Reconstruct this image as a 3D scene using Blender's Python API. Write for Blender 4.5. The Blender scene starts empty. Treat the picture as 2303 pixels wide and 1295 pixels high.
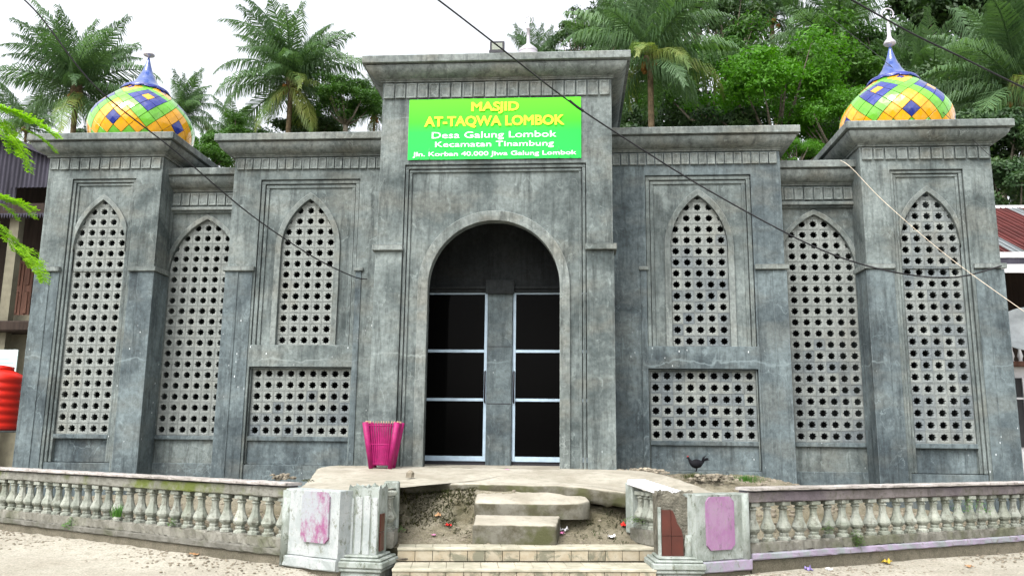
import bpy, math, random
import numpy as np
from mathutils import Vector, Matrix
random.seed(7); rng = np.random.default_rng(7)
S = bpy.context.scene; COL = S.collection
PI = math.pi
# ------------------------------------------------------------------ camera
CAM = (1.271, -14.5498, 1.55); YAW, PITCH, ROLL, FPX = -.0723, .1784, -.0111, 1869.7
def _axes():
    cy, sy = math.cos(YAW), math.sin(YAW)
    f = Vector((sy*math.cos(PITCH), cy*math.cos(PITCH), math.sin(PITCH)))
    r = Vector((cy, -sy, 0)); u = r.cross(f)
    return (r*math.cos(ROLL)-u*math.sin(ROLL), r*math.sin(ROLL)+u*math.cos(ROLL), f)
AR, AU, AF = _axes()
def at(px, py, y):
    """survey helper: real-world point on the vertical plane y for a photo measurement"""
    d = AF + AR*((px-1151.5)/FPX) - AU*((py-647.5)/FPX)
    return Vector(CAM) + d*((y-CAM[1])/d.y)
cd = bpy.data.cameras.new('camera'); cam = bpy.data.objects.new('camera', cd); COL.objects.link(cam)
M3 = Matrix((AR, AU, -AF)).transposed()
cam.matrix_world = Matrix.Translation(CAM) @ M3.to_4x4()
cd.sensor_width = 36; cd.lens = FPX/2303*36; cd.clip_end = 3000; cd.clip_start = .05
S.camera = cam
# ------------------------------------------------------------------ world, sun, exposure
SUN_EL, SUN_AZ = math.radians(52), math.radians(205)      # azimuth clockwise from +Y
W = bpy.data.worlds.new('World'); S.world = W; W.use_nodes = True
nt = W.node_tree; nt.nodes.clear()
o_ = nt.nodes.new('ShaderNodeOutputWorld'); bg = nt.nodes.new('ShaderNodeBackground')
sky = nt.nodes.new('ShaderNodeTexSky'); sky.sky_type = 'NISHITA'; sky.sun_disc = False
sky.sun_elevation = SUN_EL; sky.sun_rotation = SUN_AZ; sky.dust_density = 5; sky.air_density = 1
hs = nt.nodes.new('ShaderNodeHueSaturation'); hs.inputs['Saturation'].default_value = .18
nt.links.new(sky.outputs[0], hs.inputs['Color']); nt.links.new(hs.outputs[0], bg.inputs[0])
nt.links.new(bg.outputs[0], o_.inputs[0]); bg.inputs[1].default_value = .15
sd = bpy.data.lights.new('sun', 'SUN'); sd.energy = .5; sd.angle = math.radians(18); sd.color = (1, .97, .92)
so = bpy.data.objects.new('sun', sd); COL.objects.link(so)
sv = Vector((math.sin(SUN_AZ)*math.cos(SUN_EL), math.cos(SUN_AZ)*math.cos(SUN_EL), math.sin(SUN_EL)))
so.rotation_euler = sv.to_track_quat('Z', 'Y').to_euler(); so.location = (0, -20, 40)
S.view_settings.view_transform = 'Standard'; S.view_settings.look = 'None'
S.view_settings.gamma = 1; S.view_settings.use_curve_mapping = False
S.view_settings.exposure = 1.6
# ------------------------------------------------------------------ materials
class NT:
    def __init__(s, name):
        s.m = bpy.data.materials.new(name); s.m.use_nodes = True; s.t = s.m.node_tree
        s.b = s.t.nodes['Principled BSDF']; s.out = s.t.nodes['Material Output']
        s.pos = None
    def n(s, typ, **kw):
        x = s.t.nodes.new(typ)
        for k, v in kw.items(): setattr(x, k, v)
        return x
    def l(s, a, b): s.t.links.new(a, b)
    def p(s):
        if s.pos is None: s.pos = s.n('ShaderNodeNewGeometry').outputs['Position']
        return s.pos
    def noise(s, scale, detail=4, rough=.6, vec=None, stretch=None, dist=0):
        v = vec or s.p()
        if stretch:
            mp = s.n('ShaderNodeMapping'); mp.inputs['Scale'].default_value = stretch; s.l(v, mp.inputs[0]); v = mp.outputs[0]
        x = s.n('ShaderNodeTexNoise'); x.inputs['Scale'].default_value = scale; x.inputs['Detail'].default_value = detail
        x.inputs['Roughness'].default_value = rough; x.inputs['Distortion'].default_value = dist; s.l(v, x.inputs['Vector'])
        return x.outputs[0]
    def ramp(s, fac, a, b, ca=(0,0,0), cb=(1,1,1)):
        x = s.n('ShaderNodeValToRGB'); s.l(fac, x.inputs[0]); e = x.color_ramp.elements
        e[0].position = a; e[1].position = b; e[0].color = (*ca, 1); e[1].color = (*cb, 1)
        return x.outputs[0]
    def mix(s, fac, a, b, mode='MIX'):
        x = s.n('ShaderNodeMixRGB'); x.blend_type = mode
        for i, v in enumerate((fac, a, b)):
            if isinstance(v, (int, float)): x.inputs[i].default_value = v if i == 0 else (v, v, v, 1)
            elif isinstance(v, tuple): x.inputs[i].default_value = (*v, 1)
            else: s.l(v, x.inputs[i])
        return x.outputs[0]
    def math(s, op, a, b=0, clamp=False):
        x = s.n('ShaderNodeMath'); x.operation = op; x.use_clamp = clamp
        for i, v in enumerate((a, b)):
            if isinstance(v, (int, float)): x.inputs[i].default_value = v
            else: s.l(v, x.inputs[i])
        return x.outputs[0]
    def rnd(s): return s.n('ShaderNodeObjectInfo').outputs['Random']
    def sep(s, v=None):
        x = s.n('ShaderNodeSeparateXYZ'); s.l(v or s.p(), x.inputs[0]); return x.outputs
    def fin(s, col, rough=.8, bump=None, bs=.3, bd=.01, spec=.3, normal=None):
        if isinstance(col, tuple): s.b.inputs['Base Color'].default_value = (*col, 1)
        else: s.l(col, s.b.inputs['Base Color'])
        if isinstance(rough, (int, float)): s.b.inputs['Roughness'].default_value = rough
        else: s.l(rough, s.b.inputs['Roughness'])
        s.b.inputs['Specular IOR Level'].default_value = spec
        if bump is not None:
            x = s.n('ShaderNodeBump'); x.inputs['Strength'].default_value = bs; x.inputs['Distance'].default_value = bd
            s.l(bump, x.inputs['Height']); s.l(x.outputs[0], s.b.inputs['Normal'])
            if normal is not None: s.l(normal, x.inputs['Normal'])
        return s.m
def edge_mask(k, r=.02):
    bv = k.n('ShaderNodeBevel'); bv.samples = 4; bv.inputs['Radius'].default_value = r
    g = k.n('ShaderNodeNewGeometry'); d = k.n('ShaderNodeVectorMath'); d.operation = 'DOT_PRODUCT'
    k.l(bv.outputs[0], d.inputs[0]); k.l(g.outputs['Normal'], d.inputs[1])
    return k.ramp(d.outputs['Value'], .85, .995, (1,1,1), (0,0,0)), bv.outputs[0]
def concrete(name, dark, lite, warm, spots=True, edge=True):
    k = NT(name)
    a = k.noise(.85, 6, .62, dist=.5); b = k.noise(3.4, 7, .75, stretch=(2.2, 2.2, .22)); c = k.noise(14, 5, .7)
    col = k.mix(k.ramp(a, .37, .63), dark, lite)
    col = k.mix(k.math('MULTIPLY', k.ramp(k.noise(1.7, 3, .5, stretch=(.7,.7,1.5)), .5, .66), .4), col, warm)
    col = k.mix(k.math('MULTIPLY', k.ramp(b, .48, .66), .65), col, tuple(v*.4 for v in dark))
    col = k.mix(k.math('MULTIPLY', k.ramp(k.noise(5.5, 7, .75, stretch=(1,1,.5), dist=1.2), .58, .68), .36), col, tuple(min(1, v*1.75) for v in lite))
    col = k.mix(.55, col, k.ramp(c, .3, .7, (.25,.25,.25), (.9,.9,.9)), 'OVERLAY')
    # trowel joints: faint pale day-work lines
    z = k.sep()[2]
    for zz, am in ((2.86, .45),):
        d = k.math('ABSOLUTE', k.math('SUBTRACT', k.math('ADD', z, k.math('MULTIPLY', k.math('SUBTRACT', k.noise(2.1, 4, .6), .5), .35)), zz))
        ln = k.ramp(d, .0, .022, (1,1,1), (0,0,0))
        col = k.mix(k.math('MULTIPLY', k.math('MULTIPLY', ln, am), k.ramp(k.noise(1.3, 2), .42, .6)), col, tuple(min(1, v*1.9) for v in lite))
    # hairline cracks
    cv = k.n('ShaderNodeTexVoronoi'); cv.feature = 'DISTANCE_TO_EDGE'; cv.inputs['Scale'].default_value = 1.1
    dv = k.n('ShaderNodeVectorMath'); dv.operation = 'ADD'; nzc = k.n('ShaderNodeTexNoise'); nzc.inputs['Scale'].default_value = 2.5; nzc.inputs['Detail'].default_value = 6
    k.l(k.p(), nzc.inputs['Vector']); k.l(nzc.outputs['Color'], dv.inputs[0]); k.l(k.p(), dv.inputs[1]); k.l(dv.outputs[0], cv.inputs['Vector'])
    cr = k.math('MULTIPLY', k.ramp(cv.outputs['Distance'], .0, .010, (1,1,1), (0,0,0)), k.ramp(k.noise(.7, 3), .52, .6))
    col = k.mix(k.math('MULTIPLY', cr, .55), col, tuple(min(1, v*1.7) for v in lite))
    if spots:
        v = k.n('ShaderNodeTexVoronoi'); v.inputs['Scale'].default_value = 8; v.inputs['Randomness'].default_value = 1
        mp = k.n('ShaderNodeMapping'); mp.inputs['Scale'].default_value = (1.3, 1, .55); k.l(k.p(), mp.inputs[0]); k.l(mp.outputs[0], v.inputs['Vector'])
        sp = k.ramp(k.math('ADD', v.outputs['Distance'], k.math('MULTIPLY', k.noise(22, 3), .16)), .13, .17, (1,1,1), (0,0,0))
        low = k.ramp(k.sep()[2], 2.2, 4.0, (1,1,1), (.12,.12,.12))
        k.t.nodes[-1]
        sp = k.math('MULTIPLY', sp, k.math('MULTIPLY', k.ramp(k.noise(.8, 3), .50, .58), k.math('MULTIPLY', k.math('LESS_THAN', k.sep()[2], 3.6), .9)))
        col = k.mix(sp, col, (.62,.66,.68))
    nrm = None
    if edge:
        em, nrm = edge_mask(k)
        em = k.math('MULTIPLY', em, k.ramp(k.noise(6, 4), .38, .6))
        col = k.mix(k.math('MULTIPLY', em, .6), col, tuple(min(1, v*1.9) for v in lite))
    h = k.math('ADD', k.math('MULTIPLY', a, 1.0), k.math('ADD', k.math('MULTIPLY', c, .5), k.math('MULTIPLY', k.noise(60, 3), .25)))
    return k.fin(col, .88, h, .55, .02, .25, nrm)
MAT = {}
MAT['concrete'] = concrete('grey_plaster', (.050,.063,.063), (.146,.170,.165), (.13,.13,.11))
MAT['concrete_cool'] = concrete('bluish_plaster', (.040,.053,.059), (.115,.143,.149), (.105,.11,.098))
MAT['concrete_porch_shade'] = concrete('shade_toned_porch_render', (.008,.010,.011), (.018,.021,.022), (.015,.015,.013), spots=False)  # near-black tone puts the porch recess's shade into the plaster colour
MAT['band'] = concrete('moulded_cement', (.078,.092,.088), (.17,.19,.182), (.155,.145,.115), spots=False)
def simple(name, col, rough=.7, var=.35, scale=6, bump=.3, spec=.3, metal=0, stretch=None, obj_var=0, bd=.01):
    k = NT(name); a = k.noise(scale, 5, .65, stretch=stretch)
    c = k.mix(k.ramp(a, .3, .7), tuple(v*(1-var) for v in col), tuple(min(1, v*(1+var)) for v in col))
    if obj_var:
        c = k.mix(1.0, c, k.ramp(k.rnd(), 0, 1, (1-obj_var,)*3, (1,1,1)), 'MULTIPLY')
    k.b.inputs['Metallic'].default_value = metal
    return k.fin(c, rough, k.noise(scale*5, 4), bump, bd, spec)
k = NT('screen_block_cement'); a = k.noise(9, 5, .7)
c = k.mix(k.ramp(a, .3, .7), (.15,.168,.172), (.255,.278,.28))
c = k.mix(1., c, k.ramp(k.rnd(), 0, 1, (.62,.65,.68), (1.06,1.04,.97)), 'MULTIPLY')
c = k.mix(k.math('MULTIPLY', k.ramp(k.noise(1.1, 4), .55, .7), .35), c, (.2,.19,.15))
MAT['block'] = k.fin(c, .9, k.noise(70, 4), .4, .01, .2)
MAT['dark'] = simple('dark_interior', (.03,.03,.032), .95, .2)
MAT['alu'] = simple('painted_aluminium', (.33,.43,.52), .4, .15, 8, .1, .5)
k = NT('dark_glass'); MAT['glass'] = k.fin((.002,.002,.002), .06, None, spec=.02)
MAT['black'] = simple('black_plastic', (.015,.015,.02), .45, .2)
def dirt(name, a, b, c, scale=1.0, damp=None):
    k = NT(name); n1 = k.noise(.7*scale, 6, .65, dist=.5); n2 = k.noise(6*scale, 6, .7); n3 = k.noise(40*scale, 4, .7)
    col = k.mix(k.ramp(n1, .38, .62), a, b); col = k.mix(k.math('MULTIPLY', k.ramp(n2, .5, .68), .7), col, c)
    col = k.mix(.6, col, k.ramp(n3, .3, .7, (.2,.2,.2), (.85,.85,.85)), 'OVERLAY')
    v = k.n('ShaderNodeTexVoronoi'); v.inputs['Scale'].default_value = 26*scale; k.l(k.p(), v.inputs['Vector'])
    st = k.math('MULTIPLY', k.ramp(v.outputs['Distance'], .12, .3, (1,1,1), (0,0,0)), k.ramp(k.noise(2.4*scale, 4), .5, .6))
    col = k.mix(k.math('MULTIPLY', st, .45), col, tuple(min(1, q*1.35) for q in b))
    if damp:
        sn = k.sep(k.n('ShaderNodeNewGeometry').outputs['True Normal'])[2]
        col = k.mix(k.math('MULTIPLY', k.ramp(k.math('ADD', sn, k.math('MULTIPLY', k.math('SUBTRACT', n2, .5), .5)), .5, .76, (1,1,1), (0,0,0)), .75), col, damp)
    h = k.math('ADD', k.math('MULTIPLY', n2, .8), k.math('ADD', k.math('MULTIPLY', n3, .35), k.math('MULTIPLY', st, .5)))
    return k.fin(col, .95, h, .7, .03, .15)
MAT['street'] = dirt('dusty_street', (0.260,0.242,0.198), (0.322,0.304,0.254), (0.205,0.192,0.149))
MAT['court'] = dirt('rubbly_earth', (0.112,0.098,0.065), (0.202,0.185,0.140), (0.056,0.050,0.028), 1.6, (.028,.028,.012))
MAT['bank'] = MAT['court']
k = NT('worn_apron_concrete'); a = k.noise(1.2, 6, .65, dist=.8); b_ = k.noise(9, 6, .7)
c = k.mix(k.ramp(a, .35, .65), (.24,.22,.175), (.37,.35,.295)); c = k.mix(k.math('MULTIPLY', k.ramp(b_, .5, .66), .5), c, (.17,.16,.125))
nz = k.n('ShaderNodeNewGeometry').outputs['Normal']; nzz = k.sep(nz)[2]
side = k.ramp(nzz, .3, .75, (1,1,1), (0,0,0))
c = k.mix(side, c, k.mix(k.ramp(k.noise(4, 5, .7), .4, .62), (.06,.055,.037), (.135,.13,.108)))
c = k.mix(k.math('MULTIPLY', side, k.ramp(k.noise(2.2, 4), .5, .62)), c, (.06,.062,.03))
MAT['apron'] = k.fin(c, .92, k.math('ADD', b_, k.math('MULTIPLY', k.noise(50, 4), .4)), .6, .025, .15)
def weathered(name, base, pale, moss, moss_amt=.5, dirtc=(.10,.095,.075)):
    k = NT(name); a = k.noise(3, 6, .72, dist=.6); b = k.noise(13, 6, .75)
    col = k.mix(k.ramp(a, .36, .62), base, pale)
    col = k.mix(k.math('MULTIPLY', k.ramp(b, .52, .62), .7), col, dirtc)
    m = k.math('MULTIPLY', k.ramp(k.noise(1.1, 5, .65), .5, .6), moss_amt)
    col = k.mix(m, col, moss)
    col = k.mix(1., col, k.ramp(k.rnd(), 0, 1, (.8,.8,.8), (1.1,1.1,1.08)), 'MULTIPLY')
    return k.fin(col, .92, k.math('ADD', b, k.noise(45, 4)), .7, .015, .15)
MAT['rail'] = weathered('weathered_rail_cement', (0.147,0.147,0.122), (0.257,0.251,0.226), (0.098,0.128,0.012), .85)
MAT['railcap'] = weathered('pale_rail_cap', (0.251,0.231,0.218), (0.409,0.383,0.370), (0.198,0.185,0.158), .4, (0.132,0.119,0.112))
MAT['railbase'] = weathered('stained_base', (0.108,0.105,0.089), (0.194,0.189,0.167), (0.054,0.065,0.022), .5)
MAT['railR'] = weathered('violet_stained_rail_cement', (0.120,0.108,0.102), (0.216,0.192,0.192), (0.114,0.090,0.120), .5)
MAT['baluster'] = weathered('old_baluster_cement', (0.184,0.202,0.172), (0.318,0.331,0.294), (0.061,0.073,0.037), .35)
MAT['foundation'] = dirt('foundation_render', (0.098,0.089,0.066), (0.150,0.135,0.104), (0.069,0.066,0.046), 1.5)
def flaked(name, under, paint, second, amt=.5):
    k = NT(name); a = k.noise(4, 7, .75, stretch=(1,1,.6)); b = k.noise(11, 7, .8, stretch=(1,1,.5))
    col = k.mix(k.ramp(a, amt-.05, amt+.07), paint, second)
    col = k.mix(k.ramp(b, .56, .62), col, under)
    col = k.mix(k.math('MULTIPLY', k.ramp(k.noise(30, 5, .7), .55, .65), .5), col, (.2,.2,.17))
    return k.fin(col, .85, k.math('ADD', a, b), .7, .015, .2)
MAT['whitewash'] = flaked('flaking_whitewash', (0.161,0.176,0.148), (0.342,0.361,0.361), (0.276,0.304,0.300))
MAT['whitegreen'] = flaked('mouldy_whitewash', (0.093,0.107,0.079), (0.279,0.307,0.288), (0.177,0.200,0.177), .48)
MAT['pinkpanel'] = flaked('peeling_pink_paint', (0.276,0.294,0.294), (0.276,0.294,0.312), (0.223,0.076,0.160), .5)
MAT['purplepanel'] = flaked('peeling_lilac_paint', (0.169,0.106,0.160), (0.245,0.121,0.231), (0.267,0.169,0.258), .5)
MAT['lilac'] = flaked('lilac_skirting', (0.173,0.164,0.164), (0.272,0.223,0.307), (0.223,0.247,0.257), .5)
MAT['redtile'] = simple('dark_red_ceramic', (0.058,0.013,0.008), .3, .25, 5, .1, .5)
MAT['marble'] = simple('white_marble', (0.720,0.720,0.756), .35, .08, 3, .05, .5)
MAT['rubble'] = simple('broken_concrete', (0.133,0.126,0.101), .95, .55, 9, 1., .1, bd=.04)
k = NT('ochre_step_tile'); n = k.noise(3.2, 7, .75, dist=.7)
c = k.mix(k.ramp(k.noise(9, 4), .35, .65), (.28,.235,.16), (.35,.315,.24)); c = k.mix(k.ramp(n, .50, .57), c, (.16,.155,.11))
c = k.mix(1., c, k.ramp(k.rnd(), 0, 1, (.82,.82,.82), (1.05,1.05,1.05)), 'MULTIPLY')
wv = k.n('ShaderNodeTexWave'); wv.inputs['Scale'].default_value = 22; wv.bands_direction = 'X'; k.l(k.p(), wv.inputs[0])
MAT['steptile'] = k.fin(c, .55, k.math('ADD', wv.outputs[1], k.noise(20)), .25, .006, .3)
k = NT('cream_tread_tile'); c = k.mix(k.ramp(k.noise(4, 6, .7), .4, .62), (.42,.39,.31), (.26,.25,.19))
wv = k.n('ShaderNodeTexWave'); wv.inputs['Scale'].default_value = 18; wv.bands_direction = 'Y'; k.l(k.p(), wv.inputs[0])
MAT['treadtile'] = k.fin(c, .6, wv.outputs[1], .2, .005, .3)
def glazed(name, col, rough=.16):
    k = NT(name); c = k.mix(k.ramp(k.noise(3, 3), .3, .7), tuple(v*.8 for v in col), tuple(min(1, v*1.1) for v in col)); c = k.mix(1., c, k.ramp(k.rnd(), 0, 1, (.82,.82,.82), (1.08,1.08,1.08)), 'MULTIPLY'); c = k.mix(k.math('MULTIPLY', k.ramp(k.noise(5, 6, .75, stretch=(2,2,.6)), .55, .7), .3), c, (.25,.24,.2))
    k.b.inputs['Coat Weight'].default_value = .7; k.b.inputs['Coat Roughness'].default_value = .05
    return k.fin(c, rough, k.noise(7, 2), .08, .02, .35)
MAT['g_green'] = glazed('green_enamel', (.12,.40,.02)); MAT['g_orange'] = glazed('orange_enamel', (.72,.34,.005))
MAT['g_blue'] = glazed('blue_enamel', (.012,.025,.21)); MAT['g_joint'] = simple('dome_joint', (.10,.13,.05), .6)
MAT['spire'] = glazed('blue_spire_metal', (.035,.075,.27), .28); MAT['silver'] = simple('silver_paint', (.55,.52,.56), .3, .1, 5, .1, .5, .6)
MAT['magenta'] = simple('magenta_paint', (0.242,0.006,0.084), .55, .3, 12, .3, .3)
MAT['bare'] = simple('bare_cane', (.35,.26,.16), .8)
def leafmat(name, a, b, c, tr=.35):
    k = NT(name); g = k.n('ShaderNodeNewGeometry'); r = g.outputs['Random Per Island']
    col = k.mix(r, a, b); col = k.mix(k.ramp(k.noise(.6, 3), .42, .62), col, c)
    col = k.mix(1., col, k.ramp(k.rnd(), 0, 1, (.75,.78,.75), (1.15,1.12,1.1)), 'MULTIPLY')
    k.fin(col, .55, None, spec=.35)
    t = k.n('ShaderNodeBsdfTranslucent'); k.l(k.mix(1., col, (1.2,1.35,.6), 'MULTIPLY'), t.inputs[0])
    m = k.n('ShaderNodeMixShader'); m.inputs[0].default_value = tr
    k.l(k.b.outputs[0], m.inputs[1]); k.l(t.outputs[0], m.inputs[2]); k.l(m.outputs[0], k.out.inputs[0])
    return k.m
MAT['palm'] = leafmat('palm_leaf', (.062,.130,.060), (.115,.205,.075), (.085,.155,.07), .3)
MAT['palm_yellow'] = leafmat('yellowing_palm_leaf', (0.158,0.210,0.053), (0.242,0.263,0.074), (0.116,0.200,0.063), .35)
MAT['leafdark'] = leafmat('dark_broad_leaf', (0.018,0.044,0.018), (0.036,0.080,0.028), (0.040,0.080,0.020), .25)
MAT['leafmid'] = leafmat('mid_green_leaf', (0.033,0.099,0.012), (0.070,0.165,0.017), (0.050,0.132,0.017), .35)
MAT['leafbright'] = leafmat('bright_green_leaf', (0.040,0.147,0.005), (0.080,0.221,0.008), (0.060,0.188,0.006), .4)
MAT['lime'] = leafmat('lime_leaflet', (0.186,0.384,0.006), (0.279,0.484,0.012), (0.236,0.446,0.006), .45)
MAT['weed'] = leafmat('weed_leaf', (.05,.16,.02), (.09,.24,.03), (.08,.15,.03), .3)
MAT['moss'] = leafmat('dry_moss', (.035,.04,.012), (.075,.07,.025), (.03,.05,.012), .1)
MAT['bark'] = simple('grey_bark', (.13,.115,.09), .95, .4, 5, .8, .1, stretch=(1,1,4), bd=.04)
MAT['palmbark'] = simple('palm_fibre', (.12,.09,.055), .95, .5, 6, .8, .1)
MAT['coconut'] = simple('coconut_husk', (.30,.14,.035), .7, .3)
MAT['cable'] = simple('black_cable', (.012,.012,.014), .6); MAT['string'] = simple('pale_string', (.55,.48,.38), .9)
MAT['iron'] = simple('rusty_purple_sheet', (0.040,0.038,0.052), .8, .45, 3, .4, .2, stretch=(1.200,1.200,0.200))
MAT['oldwood'] = simple('dark_timber', (0.027,0.019,0.015), .9, .4, 5, .5, .2, stretch=(1.800,1.800,0.180))
MAT['shutter'] = simple('brown_shutter', (.10,.05,.035), .8, .4, 5, .4, .2, stretch=(3,3,.3))
MAT['plaster'] = simple('stained_house_plaster', (0.144,0.134,0.096), .9, .3, 2.5, .4)
MAT['redtank'] = simple('red_plastic', (0.540,0.015,0.007), .35, .08, 3, .05, .5)
MAT['greenpost'] = simple('green_painted_steel', (.05,.18,.12), .6, .3)
MAT['galv'] = simple('galvanised_sheet', (0.158,0.175,0.182), .5, .2)
MAT['white'] = simple('white_paint', (0.518,0.518,0.532), .6, .12, 3)
MAT['notice'] = simple('pale_notice', (.50,.62,.62), .5, .1)
MAT['redroof'] = simple('rusty_red_roof', (0.073,0.015,0.013), .7, .35, 3, .3, .3, stretch=(0.540,0.540,0.540))
MAT['grass'] = leafmat('dry_ground_cover', (.06,.10,.02), (.10,.15,.03), (.12,.12,.05), .2)
MAT['hill'] = dirt('forest_floor', (.05,.06,.03), (.08,.09,.04), (.04,.045,.02), .4)
MAT['feather'] = simple('black_feathers', (.004,.004,.006), .7, .4, 30, .6, .15)
MAT['comb'] = simple('red_comb', (.25,.02,.02), .7)
MAT['stone'] = simple('grey_brown_stone', (.24,.21,.16), .9, .4, 9, .6, obj_var=.3)
MAT['lensglass'] = simple('floodlight_glass', (.16,.18,.14), .3, .1, spec=.5)
for nm, c in (('lit_red', (.55,.02,.015)), ('lit_white', (.75,.75,.78)), ('lit_pink', (.55,.18,.35)), ('lit_orange', (.65,.22,.05)),
              ('lit_teal', (.2,.5,.45)), ('lit_yellow', (.4,.28,.03)), ('lit_leaf', (.30,.17,.08)), ('lit_violet', (.25,.2,.45))):
    MAT[nm] = simple(nm, c, .6, .2, 20)
# ------------------------------------------------------------------ mesh helpers
def tag(o, label=None, cat=None, group=None, kind=None):
    if label: o['label'] = label
    if cat: o['category'] = cat
    if group: o['group'] = group
    if kind: o['kind'] = kind
    return o
def empty(name, loc=(0,0,0), rz=0):
    o = bpy.data.objects.new(name, None); o.location = loc; o.rotation_euler = (0,0,rz); o.empty_display_size = .2
    COL.objects.link(o); return o
def inst(name, me, parent=None, loc=(0,0,0), rot=(0,0,0), sc=(1,1,1), kind=None):
    o = bpy.data.objects.new(name, me); o.location = loc; o.rotation_euler = rot; o.scale = sc
    COL.objects.link(o)
    if parent: o.parent = parent
    if kind: o['kind'] = kind
    return o
class MB:
    def __init__(s): s.v = []; s.f = []; s.sm = []
    def add(s, vs, fs, smooth=False):
        n = len(s.v); s.v += [tuple(p) for p in vs]; s.f += [tuple(i+n for i in f) for f in fs]; s.sm += [smooth]*len(fs); return s
    def box(s, x0, x1, y0, y1, z0, z1, M=None, b=0):
        if x0 > x1: x0, x1 = x1, x0
        if b:
            vs = []
            for (sx, sy, sz) in [(i, j, l) for l in (0,1) for j in (0,1) for i in (0,1)]:
                X, Y, Z = (x0,x1)[sx], (y0,y1)[sy], (z0,z1)[sz]; dx, dy, dz = (b,-b)[sx], (b,-b)[sy], (b,-b)[sz]
                vs += [(X, Y+dy, Z+dz), (X+dx, Y, Z+dz), (X+dx, Y+dy, Z)]
            def i(c, a): return c*3+a
            fs = [(i(0,0),i(4,0),i(6,0),i(2,0)), (i(1,0),i(3,0),i(7,0),i(5,0)), (i(0,1),i(1,1),i(5,1),i(4,1)), (i(2,1),i(6,1),i(7,1),i(3,1)),
                  (i(0,2),i(2,2),i(3,2),i(1,2)), (i(4,2),i(5,2),i(7,2),i(6,2))]
            for a, c in ((0,1),(2,3),(4,5),(6,7)): fs.append((i(a,1),i(a,2),i(c,2),i(c,1)) )
            for a, c in ((0,2),(1,3),(4,6),(5,7)): fs.append((i(a,0),i(c,0),i(c,2),i(a,2)))
            for a, c in ((0,4),(1,5),(2,6),(3,7)): fs.append((i(a,0),i(a,1),i(c,1),i(c,0)))
            for a in range(8): fs.append((i(a,0),i(a,1),i(a,2)))
        else:
            vs = [(x0,y0,z0),(x1,y0,z0),(x1,y1,z0),(x0,y1,z0),(x0,y0,z1),(x1,y0,z1),(x1,y1,z1),(x0,y1,z1)]
            fs = [(3,2,1,0),(4,5,6,7),(0,1,5,4),(1,2,6,5),(2,3,7,6),(3,0,4,7)]
        if M is not None: vs = [M @ Vector(p) for p in vs]
        return s.add(vs, fs)
    def tube(s, pts, r, n=8, cap=True, smooth=True):
        pts = [Vector(p) for p in pts]; rs = r if isinstance(r, (list, tuple)) else [r]*len(pts); vs = []; up = None
        for i, p in enumerate(pts):
            d = (pts[min(i+1, len(pts)-1)]-pts[max(i-1, 0)]).normalized()
            if up is None: up = Vector((0,0,1)) if abs(d.z) < .9 else Vector((1,0,0))
            a = d.cross(up).normalized(); b = a.cross(d).normalized(); up = b
            for j in range(n):
                t = 2*PI*j/n; vs.append(p+(a*math.cos(t)+b*math.sin(t))*rs[i])
        fs = [(i*n+j, i*n+(j+1) % n, (i+1)*n+(j+1) % n, (i+1)*n+j) for i in range(len(pts)-1) for j in range(n)]
        if cap: fs += [tuple(reversed(range(n))), tuple(range((len(pts)-1)*n, len(pts)*n))]
        return s.add(vs, fs, smooth)
    def lathe(s, prof, c=(0,0,0), n=24, smooth=True, M=None, rot=0):
        vs = []
        for r, z in prof:
            for j in range(n):
                t = 2*PI*j/n+rot; vs.append((c[0]+r*math.cos(t), c[1]+r*math.sin(t), c[2]+z))
        if M is not None: vs = [M @ Vector(p) for p in vs]
        fs = [(i*n+j, i*n+(j+1) % n, (i+1)*n+(j+1) % n, (i+1)*n+j) for i in range(len(prof)-1) for j in range(n)]
        fs += [tuple(reversed(range(n))), tuple(range((len(prof)-1)*n, len(prof)*n))]
        return s.add(vs, fs, smooth)
    def mesh(s, name, mat):
        me = bpy.data.meshes.new(name); me.from_pydata(s.v, [], s.f)
        me.polygons.foreach_set('use_smooth', s.sm)
        for m in (mat if isinstance(mat, (list, tuple)) else [mat]): me.materials.append(MAT[m] if isinstance(m, str) else m)
        me.update(); return me
    def build(s, name, mat, parent=None, kind=None, **kw):
        return inst(name, s.mesh(name, mat), parent, kind=kind, **kw)
def extr(mb, outline, y0, y1, closed=True, smooth=False):
    """outline of (x,z), extruded from y0 (front) to y1, front face as an ngon"""
    n = len(outline); vs = [(x, y0, z) for x, z in outline]+[(x, y1, z) for x, z in outline]
    mb.add(vs, [tuple(range(n)), tuple(reversed(range(n, 2*n)))]+[(i, i+n, (i+1) % n+n, (i+1) % n) for i in range(n)], smooth)
def arch(cx, zb, half, spring, rise, pointed, t=0, n=12):
    """points of the intrados from bottom-left to bottom-right, offset outwards by t"""
    P = [(cx-half-t, zb)]
    if pointed:
        c = (rise*rise-half*half)/(2*half); R = c+half+t; top = math.acos(max(-1, min(1, c/R)))
        L = [(cx+c-R*math.cos(a), spring+R*math.sin(a)) for a in [top*i/n for i in range(n+1)]]
        P += L + [(2*cx-x, z) for x, z in reversed(L[:-1])]
    else:
        P += [(cx-(half+t)*math.cos(PI*i/(2*n)), spring+(rise+t)*math.sin(PI*i/(2*n))) for i in range(2*n+1)]
    return P+[(cx+half+t, zb)]
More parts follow.
